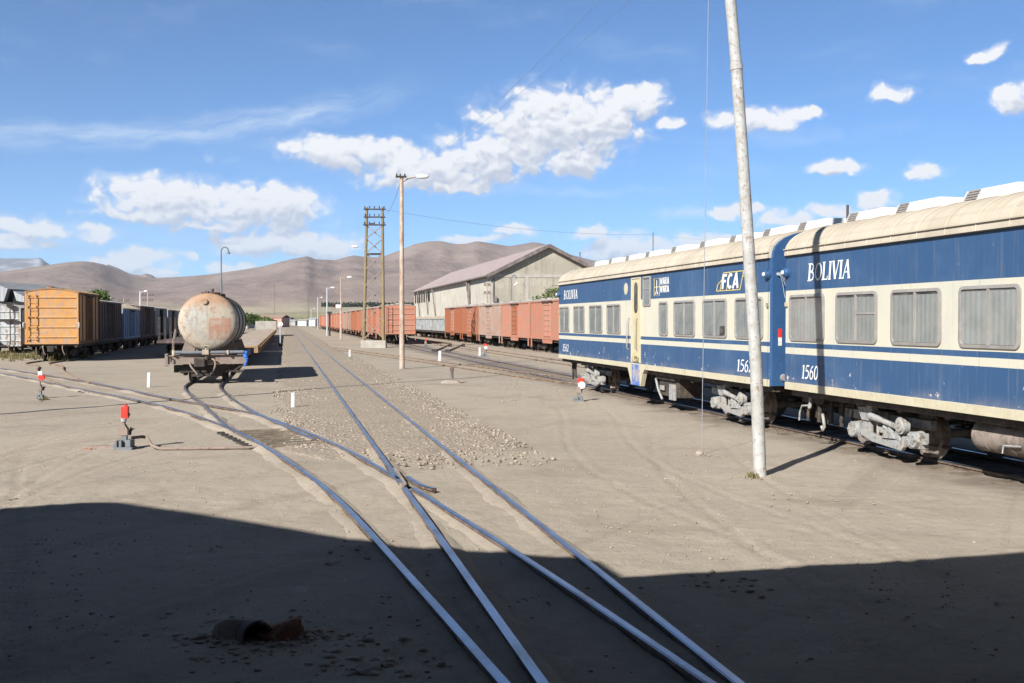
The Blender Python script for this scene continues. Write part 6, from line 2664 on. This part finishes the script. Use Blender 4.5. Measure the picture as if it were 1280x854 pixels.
# ------------------------------------------------------------------ switch stands, markers, signs
def switch_stand(label, u, vb, style, s=1.0, rod=None, bs=.72):
    p = gp(u, vb)
    root = thing('switch_stand', label, 'switch stand', p, 0, 'switch stands with painted targets')
    full_, s = s, s * bs
    b = MB()
    b.b2(-.22 * s, .20 * s, -.16 * s, .16 * s, -.02, .035)
    b.b2(-.19 * s, -.15 * s, -.13 * s, .13 * s, .035, .19 * s)
    b.b2(-.10 * s, -.04 * s, -.15 * s, .15 * s, .035, .20 * s)
    b.b2(.04 * s, .16 * s, -.14 * s, .14 * s, .035, .21 * s)
    b.prism([(-.30 * s, .02), (-.20 * s, .02), (-.16 * s, .18 * s), (-.22 * s, .17 * s)], -.03, .05, 'y')
    b.build('base', MT['grey_paint'], root, bevel=.008)
    s = full_
    b2_ = MB()
    b2_.b2(-.055 * s, .025 * s, -.035 * s, .035 * s, .0, .26 * s)
    b2_.build('post', MT['grey_paint'], root)
    w = MB()
    w.prism([(-.10 * s, .22 * s), (.05 * s, .22 * s), (.05 * s, .32 * s), (.0, .40 * s), (-.06 * s, .40 * s), (-.10 * s, .34 * s)], -.05, .04, 'y')
    w.cyl((-.02 * s, 0, .38 * s), (-.02 * s, 0, .50 * s), .025 * s, .025 * s, 10)
    w.build('weight', MT['beam_brown'], root, bevel=.006)
    l = MB()
    l.tube([(.05 * s, .05, .22 * s), (.07 * s, .07, .34 * s), (.10 * s, .08, .30 * s)], .022, 6)
    l.build('lever', MT['blackiron'], root)
    t = MB()
    if style == 'red':
        t.b2(-.056, .056, -.05, .03, .50, .69)
        t.b2(-.01, .03, -.03, .02, .69, .72)
        tg_ = t.build('target', MT['red_paint'], root, bevel=.006)
        w2 = MB()
        w2.cyl((-.02, -.01, .445), (-.02, -.01, .50), .04, .055, 14)
        w2.build('socket', MT['galv'], tg_, smooth=40)
        kb = MB()
        kb.b2(.057, .08, -.03, .0, .54, .58)
        kb.build('lug', MT['blackiron'], tg_)
    elif style == 'white_red':
        t.cyl((.03, -.03, .62 * s), (.03, .03, .62 * s), .085, .085, 20)
        tg_ = t.build('target', MT['red_paint'], root)
        w2 = MB()
        w2.b2(-.06, .07, -.045, -.0, .68 * s, .80 * s)
        w2.build('plate', MT['white_paint'], tg_, bevel=.03)
    else:
        t.cyl((.06, -.04, .44 * s), (.06, .0, .44 * s), .095, .095, 20)
        tg_ = t.build('target', MT['white_paint'], root)
        w2 = MB()
        w2.b2(-.05, .13, -.02, .03, .51 * s, .63 * s)
        w2.build('plate', MT['red_paint'], tg_, bevel=.05)
    if rod:
        r = MB()
        q = [gp(a, c) - p for a, c in rod]
        zz = [.16, .16, .15, .05, .02, .02][:len(q)]
        r.tube(catmull([Vector((a.x, a.y, z)) for a, z in zip(q, zz)], .15), .026, 8)
        r.build('throw_rod', MT['beam_brown'], root, smooth=60)
        r = MB()
        a, c = gp(108, 560) - p, gp(146, 560.5) - p
        r.bar((a.x, a.y, .01), (c.x + .1, c.y, .02), .10, .05)
        r.build('ground_bar', MT['beam_brown'], root)
    return root


switch_stand('red rectangular target on a grey switch stand beside the curve', 157, 561, 'red', 1.0, [(165, 559.5), (178, 558), (184, 558.5), (190, 561), (200, 562.5), (330, 561)])
switch_stand('switch stand with a white plate over a red disc near the orange boxcar', 51, 497.5, 'white_red', .9, None, .45)
switch_stand('switch stand with a red plate and white disc before the far coach', 724, 501.5, 'red_white', .95, None, .6)
switch_stand('small distant switch stand with red top near the salmon boxcar end', 532.5, 434, 'red', 1.2)
switch_stand('small distant white topped switch stand before the salmon boxcars', 606, 446, 'red_white', 1.2)

for (u, vb, h, w, lab) in ((186, 484, .46, .10, 'white marker post left of the tank wagon'), (366, 509.5, .36, .085, 'white marker post between the curve and the main track'), (437, 446.5, .42, .10, 'small white marker post by the crossover rails'),
                           (549.5, 452, .55, .13, 'white marker post between the sidings left of the rail clamps'), (599.5, 445, .50, .12, 'white marker post beside the distant switch stand')):
    p = gp(u, vb)
    m_ = MB()
    m_.b2(-w / 2, w / 2, -w / 2, w / 2, -.05, h)
    o = m_.build('marker_post', MT['white_paint'], None, bevel=.015)
    o.location = p
    o.rotation_euler = (0, R(1.5), .2)
    tag(o, lab, 'marker post', 'white marker posts')

p = gp(350.5, 432.5)
ds_ = thing('disc_signal', 'white disc signal on a post beside the flat wagons', 'signal', p)
zc_ = ap(351.5, 406, p.y).z
m_ = MB()
m_.tube([(0, 0, 0), (0, 0, zc_ - .1)], .05, 8)
m_.build('post', MT['galv'], ds_)
m_ = MB()
m_.cyl((0.03, -.02, zc_), (0.03, .02, zc_), .19, .19, 28)
dsk = m_.build('disc', MT['white_paint'], ds_)
m_ = MB()
m_.b2(.06, .10, -.026, -.021, zc_ - .10, zc_ + .08)
m_.b2(.02, .06, -.026, -.021, zc_ - .10, zc_ - .06)
m_.build('mark', MT['blackiron'], dsk)
m_ = MB()
m_.b2(-.15, .15, -.1, .1, 0, .18)
m_.build('base', MT['blackiron'], ds_)

p = gp(423, 424.5)
sg = thing('board_sign', 'small white board with red end on a rusty pole beside the far boxcars', 'sign', p)
z = ap(423, 383.5, p.y).z
k_ = p.y / F_PX
m_ = MB()
m_.b2(-2.8 * k_, 3.2 * k_, -.1, -.04, z - 2.2 * k_, z + 2.2 * k_)
bo = m_.build('board', MT['white_paint'], sg)
m_ = MB()
m_.b2(-3.8 * k_, -2.82 * k_, -.1, -.04, z - 2.2 * k_, z + 2.2 * k_)
m_.build('red_end', MT['red_paint'], bo)
m_ = MB()
m_.tube([(.2, 0, 0), (.2, 0, z)], .05, 6)
m_.build('post', MT['wood_pole'], sg)
# dark signal post beside the white lamp, small red post
p = gp(412, 420)
sp_ = thing('signal_post', 'short dark signal post beside the white steel lamp', 'signal', p)
m_ = MB()
m_.tube([(0, 0, 0), (0, 0, ap(412, 393, p.y).z)], .13, 8)
m_.build('post', MT['blackiron'], sp_)
m_ = MB()
m_.b2(-.3, .3, -.2, .2, ap(412, 393, p.y).z, ap(412, 390, p.y).z)
m_.build('head', MT['blackiron'], sp_)

# black cranks in the sidings
for (u, v, lab) in ((555, 440, 'left of two black point levers in the sidings'), (571.5, 440, 'right of two black point levers in the sidings')):
    p = gp(u, v)
    m_ = MB()
    m_.bar((-.55, -.6, .06), (0, 0, .30), .12, .10)
    m_.bar((0, 0, .30), (.35, .3, .46), .10, .08)
    m_.box((-.6, -.65, .08), (.35, .3, .22))
    m_.box((.40, .35, .44), (.22, .2, .22))
    o = m_.build('point_lever', MT['blackiron'], None)
    o.location = p
    tag(o, lab, 'lever', 'black point levers in the sidings')
def rock(name, label, loc, s, mat, cat='rock', seed=1, sc3=(1, 1, .6), rz=0.0, group=None):
    bm = bmesh.new()
    bmesh.ops.create_icosphere(bm, subdivisions=3, radius=1)
    for v in bm.verts:
        n = mnoise.noise(v.co * 1.1 + Vector((seed * 3.1, seed, 0))) * .38 + mnoise.noise(v.co * 2.7 + Vector((seed, 0, seed))) * .14
        c = v.co * (1 + n)
        for ax in range(3):
            c[ax] = max(-.78, min(.78, c[ax]))
        v.co = Vector((c.x * s * sc3[0], c.y * s * sc3[1], c.z * s * sc3[2]))
    me = bpy.data.meshes.new(name)
    bm.to_mesh(me)
    bm.free()
    me.materials.append(mat)
    o = bpy.data.objects.new(name, me)
    COL.objects.link(o)
    o.location = loc
    o.rotation_euler = (0, 0, rz)
    return tag(o, label, cat, group)


# concrete footing with a bolt
p = gp(565, 479)
ft = thing('concrete_footing', 'rough concrete footing with a rusty stub in the bare yard', 'footing', p)
m_ = MB()
bk_ = rock('block', None, (0, 0, .0), .34, MT['stone'], None, 11, (1.35, .8, .38))
bk_.parent = ft
m_ = MB()
m_.cyl((0, 0, .16), (0, 0, .46), .05, .045, 8)
m_.b2(-.07, .07, -.05, .05, .40, .52)
m_.build('stub', MT['rust_dark'], ft)

# ------------------------------------------------------------------ foreground debris
q = gp(288, 794)
q.z = .05
o = rock('rock', 'pale flat rock slab left of the broken pipe', q, .13, MT['stone'], seed=2, sc3=(1.15, .7, .95))
o.rotation_euler = (R(-35), R(10), .2)
q = gp(352, 795)
q.z = .05
o = rock('brick_lump', 'reddish broken masonry lump right of the pipe', q, .14, MT['brick'], 'rubble', 3, (1.3, .9, .75))
o.rotation_euler = (R(-10), R(-15), .4)
for (u, v, s, lab) in ((234, 683, .055, 'small stone near the top of the shadow'), (416, 704, .09, 'brown rock fragment in the shadow left of the rail'), (460, 838, .10, 'pale angular rock at the bottom left of the rails'), (265, 690, .06, 'low stone right of the teal rag'), (630, 545 + 58 - 15, .05, 'dark stone resting beside the curved rail')):
    q = gp(u, v)
    q.z = s * .25
    rock('rock', lab, q, s, MT['stone'], seed=u * .1, sc3=(1.3, .8, .6), rz=u)
# broken pipe
q = gp(322, 803)
pp_ = MB()
r0, r1, n = .105, .088, 28
vs, fs = [], []
ln = .26
for (x, r) in ((0, r1), (0, r0), (ln, r0), (ln, r1)):
    for i in range(n):
        a = 2 * PI * i / n
        jag = .03 * mnoise.noise(Vector((math.cos(a) * 2, math.sin(a) * 2, 4))) if x == 0 else 0
        vs.append((r * math.cos(a), x + jag, r * math.sin(a)))
for j in range(4):
    for i in range(n):
        a, b = j * n + i, j * n + (i + 1) % n
        c, d = ((j + 1) % 4) * n + (i + 1) % n, ((j + 1) % 4) * n + i
        fs.append((a, b, c, d))
pp_.add(vs, fs)
pp_.cyl((0, ln * .80, 0), (0, ln * .86, 0), r1 * .99, r1 * .99, 20)
o = pp_.build('broken_pipe', MT['rust_dark'], None, smooth=40)
o.location = (q.x, q.y, .075)
o.rotation_euler = (R(-12), 0, R(30))
tag(o, 'short broken pipe lying open end forward among the rubble', 'pipe')
# cloth scrap and litter


def scrap(label, u, v, s, mat, seed, cat='litter'):
    n = 9
    m = MB()
    vs = []
    for j in range(n):
        for i in range(n):
            x, y = (i / (n - 1) - .5), (j / (n - 1) - .5)
            e = 1 + .5 * mnoise.noise(Vector((x * 2.2 + seed, y * 2.2, seed)))
            z = .28 * mnoise.noise(Vector((x * 3.1, y * 3.1, seed + 3))) + .18
            vs.append((x * s * e * 1.3, y * s * e, max(.01, z * s)))
    fs = [(j * n + i, j * n + i + 1, (j + 1) * n + i + 1, (j + 1) * n + i) for j in range(n - 1) for i in range(n - 1)]
    m.add(vs, fs)
    o = m.build('litter', mat, None, smooth=60)
    md = o.modifiers.new('thickness', 'SOLIDIFY')
    md.thickness = .004
    o.location = gp(u, v)
    o.location.z = .01
    o.rotation_euler = (0, 0, seed)
    return tag(o, label, cat)


scrap('crumpled teal plastic scrap in the shadow', 122, 693, .10, MT['teal'], 1.3)
scrap('dark crumpled scrap at the edge of the shed shadow', 14, 623.5, .12, MT['rust_dark'], 2.7)
scrap('white paper scrap near the bottom edge beside the left rail', 492, 849, .10, MT['white_paint'], 4.1)
scrap('orange and white wrapper at the end of the ground bar', 109, 561, .12, MT['salmon'], 5.2)
scrap('pinkish scrap lying alone on the dirt below the red target', 65, 594, .12, MT['salmon'], 6.6)
scrap('dark leaf like scrap right of the pinkish one', 108, 587.5, .09, MT['rust_dark'], 7.4)

# ------------------------------------------------------------------ plants
def leaf_cloud(name, blobs, n, size, mat, parent, seed=0, flat=1.0):
    rg = np.random.default_rng(seed)
    vol = np.array([b[3] * b[4] * b[5] for b in blobs])
    pick = rg.choice(len(blobs), n, p=vol / vol.sum())
    B = np.array(blobs)[pick]
    d = rg.normal(size=(n, 3))
    d /= np.linalg.norm(d, axis=1)[:, None]
    rad = rg.uniform(.35, 1.0, n) ** .55 * (1 + .18 * rg.normal(size=n))
    C = B[:, :3] + d * rad[:, None] * B[:, 3:6]
    a = rg.normal(size=(n, 3))
    a /= np.linalg.norm(a, axis=1)[:, None]
    b = np.cross(a, rg.normal(size=(n, 3)))
    b /= np.linalg.norm(b, axis=1)[:, None] + 1e-9
    s = size * rg.uniform(.6, 1.4, n)[:, None]
    V = np.stack([C - a * s, C + b * s * .5, C + a * s, C - b * s * .5], 1).reshape(-1, 3)
    Fq = np.arange(n * 4).reshape(n, 4)
    o = fast_mesh(name, V, Fq, mat)
    o.parent = parent
    return o


def tree(label, loc, h, blobs, n, size, mat, name='tree', cat='tree', seed=1):
    root = thing(name, label, cat, loc)
    t = MB()
    t.tube([(0, 0, -.1), (.05, 0, h * .35), (-.03, .05, h * .7)], [h * .04, h * .03, h * .015], 8)
    for k in range(5):
        a = k * 1.3
        t.tube([(.03, 0, h * (.3 + .06 * k)), (.2 * h * math.cos(a), .2 * h * math.sin(a), h * (.55 + .06 * k))], [h * .018, h * .006], 6)
    t.build('trunk', MT['bark'], root, smooth=60)
    leaf_cloud('crown', blobs, n, size, mat, root, seed)
    return root


p = ap(124, 420, 95)
p.z = 0
tree('green leafy tree showing above the orange and brown boxcars', p, 5.0, [(0, 0, 3.9, 1.05, 1.0, 1.05), (-.85, .1, 3.5, .75, .7, .75), (.8, 0, 3.4, .75, .7, .75), (.1, .2, 2.8, 1.2, 1.1, .9), (.35, -.1, 4.5, .6, .6, .5), (-.3, 0, 4.4, .6, .6, .55)], 3600, .12, MT['leaf'], seed=3)
p = ap(688, 420, 82)
p.z = 0
tree('olive green shrub behind the salmon boxcars at the warehouse gable', p, 4.4, [(.4, 0, 3.9, 1.0, .9, .9), (-.7, 0, 3.5, .8, .7, .7), (1.4, 0, 3.8, .9, .8, .9), (.2, 0, 2.7, 1.7, 1, .9), (-1.4, 0, 3.2, .6, .5, .5)], 3400, .11, MT['leaf_pale'], 'shrub', 'shrub', 8)
for (u, y, h, w, lab) in ((310, 240, 3.9, 2.6, 'dark green tree left of the pink building'), (319, 250, 3.4, 2.2, 'lower green tree touching the pink building'), (333, 235, 2.9, 1.6, 'small pale tree in front of the pink building'),
                          (303, 260, 3.6, 1.8, 'small green tree just right of the tank')):
    p = ap(u, 410, y)
    p.z = 0
    tree(lab, p, h, [(0, 0, h * .72, w * .8, w * .7, h * .3), (-w * .6, 0, h * .6, w * .6, w * .5, h * .25), (w * .6, .3, h * .6, w * .6, w * .5, h * .25)], 1500, .22, MT['leaf'] if u != 333 else MT['leaf_pale'], seed=int(u))


def weeds():
    rg = np.random.default_rng(5)
    V, Fq = [], []
    spots = []
    for (u0, u1, v, n) in ((36, 62, 446, 60), (62, 84, 449, 60), (88, 112, 446, 70), (0, 36, 447, 60), (45, 60, 499, 14), (936, 948, 597, 5)):
        for _ in range(n):
            p = gp(rg.uniform(u0, u1), v + rg.normal() * 1.6)
            spots.append((p, rg.uniform(.10, .42) if v < 460 else rg.uniform(.03, .09)))
    for p, h in spots:
        for _ in range(16):
            a = rg.uniform(0, 2 * PI)
            t = h * rg.uniform(.5, 1.1)
            b = p + Vector((rg.normal() * h * .3, rg.normal() * h * .3, 0))
            tip = b + Vector((math.cos(a) * t * .55, math.sin(a) * t * .55, t))
            s = Vector((-math.sin(a), math.cos(a), 0)) * (.008 + .03 * h)
            i = len(V)
            V += [b - s, b + s, tip]
            Fq.append((i, i + 1, i + 2))
    o = fast_mesh('weeds', V, Fq, MT['weed'], 'stuff')
    tag(o, 'dry weeds growing around the orange boxcar wheels', 'weeds')


weeds()


# ------------------------------------------------------------------ far buildings
def far_house(label, u0, u1, vt, y, dpt, mat, mroof, name='building', pitch=.25, group=None):
    a, b = ap(u0, 405, y), ap(u1, 405, y)
    h = ap(u0, vt, y).z
    w = b.x - a.x
    root = thing(name, label, 'building', ((a.x + b.x) / 2, y + dpt / 2, 0), 0, group)
    m = MB()
    m.b2(-w / 2, w / 2, -dpt / 2, dpt / 2, 0, h)
    m.build('wall', mat, root)
    m = MB()
    r = h * pitch
    m.prism([(-dpt / 2 - .3, h - .02), (0, h + r), (dpt / 2 + .3, h - .02), (dpt / 2 + .3, h + .1), (0, h + r + .12), (-dpt / 2 - .3, h + .1)], -w / 2 - .3, w / 2 + .3, 'x')
    m.build('roof', mroof, root)
    n = 0 if vt > 399 else max(2, int(w / 4))
    for k in range(n):
        x = -w / 2 + w * (k + .5) / n
        q = MB()
        q.b2(x - .5, x + .5, -dpt / 2 - .03, -dpt / 2 - .002, h * .35, h * .75)
        q.build('window', MT['dark'], root)
    return root


far_house('long pink brick building far beyond the flat wagons', 322, 352, 397.2, 330, 12, MT['pink_wall'], MT['salmon_grey'])
far_house('pale low building behind the tank and green trees', 297, 309, 396, 280, 8, MT['white_old'], MT['roof_grey'])
far_house('small white house at the far end of the main track', 372, 383, 401, 420, 7, MT['white_paint'], MT['roof_grey'])
far_house('low white shed left of the distant lamps', 357, 369, 401.2, 460, 7, MT['white_old'], MT['galv'])
far_house('white hut just left of the far salmon boxcars', 386, 394, 399.5, 400, 7, MT['white_paint'], MT['galv'])
far_house('grey store building among the distant poles', 352, 362, 398.5, 520, 9, MT['grey_old'], MT['galv'])

# dark tree belt at the foot of the plain
def tree_belt():
    rg = np.random.default_rng(12)
    V, Fq = [], []
    for (u0, u1, y, hz, n) in ((318, 402, 640, 3.4, 2600), (402, 520, 1500, 7.0, 3200), (250, 330, 800, 2.6, 900), (130, 215, 900, 3.0, 700)):
        for _ in range(n):
            u = rg.uniform(u0, u1)
            p = ap(u, 401, y + rg.uniform(-10, 10))
            base = 0.0 if y < 1200 else 22.5
            z = base + hz * rg.uniform(0, 1) * (.75 + .25 * math.sin(u * 1.7) * math.sin(u * .37))
            s = y / 1300 * rg.uniform(.7, 1.6)
            c = Vector((p.x, p.y, z))
            d = Vector((rg.normal(), rg.normal(), rg.normal())).normalized()
            e = d.cross(Vector((rg.normal(), rg.normal(), rg.normal()))).normalized()
            i = len(V)
            V += [c - d * s, c + e * s * .7, c + d * s, c - e * s * .7]
            Fq.append((i, i + 1, i + 2, i + 3))
    o = fast_mesh('tree_belt', V, Fq, MT['leaf_far'], 'stuff')
    tag(o, 'dark distant belt of trees at the foot of the hills', 'trees')


tree_belt()

# grey sheet shed behind the white boxcar with a dark roof opening
def left_shed():
    y = 95.0
    k = y / F_PX
    x0, x1 = (-60 - 640) * k, (31 - 640) * k
    ez = ap(20, 377.5, y).z
    rz_ = ap(0, 353, y).z
    root = thing('sheet_shed', 'grey sheet metal shed with a dark roof opening at the left edge', 'shed', (0, y, 0))
    m = MB()
    m.b2(x0, x1, 0, 14, 0, ez - .3)
    m.build('wall', MT['shed_wall'], root)
    xr = (2 - 640) * k
    m = MB()
    m.add([(x0, -.3, rz_), (xr - 1.2, -.3, rz_ + .15), ((12 - 640) * k, -.3, ap(12, 361, y).z), ((7 - 640) * k, -.3, ez + .05), (x0, -.3, ez + .05),
           (x0, 14, rz_), (xr - 1.2, 14, rz_ + .15), ((12 - 640) * k, 14, ap(12, 361, y).z), ((7 - 640) * k, 14, ez + .05), (x0, 14, ez + .05)],
          [(0, 1, 2, 3, 4), (9, 8, 7, 6, 5), (0, 5, 6, 1), (1, 6, 7, 2), (2, 7, 8, 3), (3, 8, 9, 4)])
    m.add([((19 - 640) * k, -.3, ap(19, 364, y).z), ((23 - 640) * k, -.3, ez + .1), ((35 - 640) * k, -.3, ez - .1), ((35 - 640) * k, -.3, ap(35, 372, y).z),
           ((19 - 640) * k, 14, ap(19, 364, y).z), ((23 - 640) * k, 14, ez + .1), ((35 - 640) * k, 14, ez - .1), ((35 - 640) * k, 14, ap(35, 372, y).z)],
          [(0, 1, 2, 3), (7, 6, 5, 4), (0, 4, 5, 1), (2, 6, 7, 3), (3, 7, 4, 0)])
    m.build('roof', MT['shed_wall'], root)
    m = MB()
    m.add([((7 - 640) * k, .3, ez), ((12 - 640) * k, .3, ap(12, 361.5, y).z), ((19 - 640) * k, .3, ap(19, 364.5, y).z), ((23 - 640) * k, .3, ez)], [(0, 1, 2, 3)])
    m.b2(x0, x1 + .3, -.35, -.05, ez - .55, ez - .02)
    m.build('roof_opening', MT['dark'], root)
    return root


left_shed()

# ------------------------------------------------------------------ thin dusty air
def build_haze():
    m = MB()
    m.b2(-17500, 17500, -17500, 17500, -8, 1150)
    mt = bpy.data.materials.new('haze_air')
    mt.use_nodes = True
    g = NT(mt.node_tree)
    g.n.clear()
    o = g.node('ShaderNodeOutputMaterial')
    v = g.node('ShaderNodeVolumePrincipled')
    v.inputs['Color'].default_value = (.80, .88, 1.0, 1)
    v.inputs['Density'].default_value = 4.0e-5
    v.inputs['Anisotropy'].default_value = .1
    g.l.new(v.outputs[0], o.inputs['Volume'])
    ob = m.build('haze', mt)
    ob['kind'] = 'stuff'
    tag(ob, 'thin pale dusty air over the plain', 'haze')


build_haze()
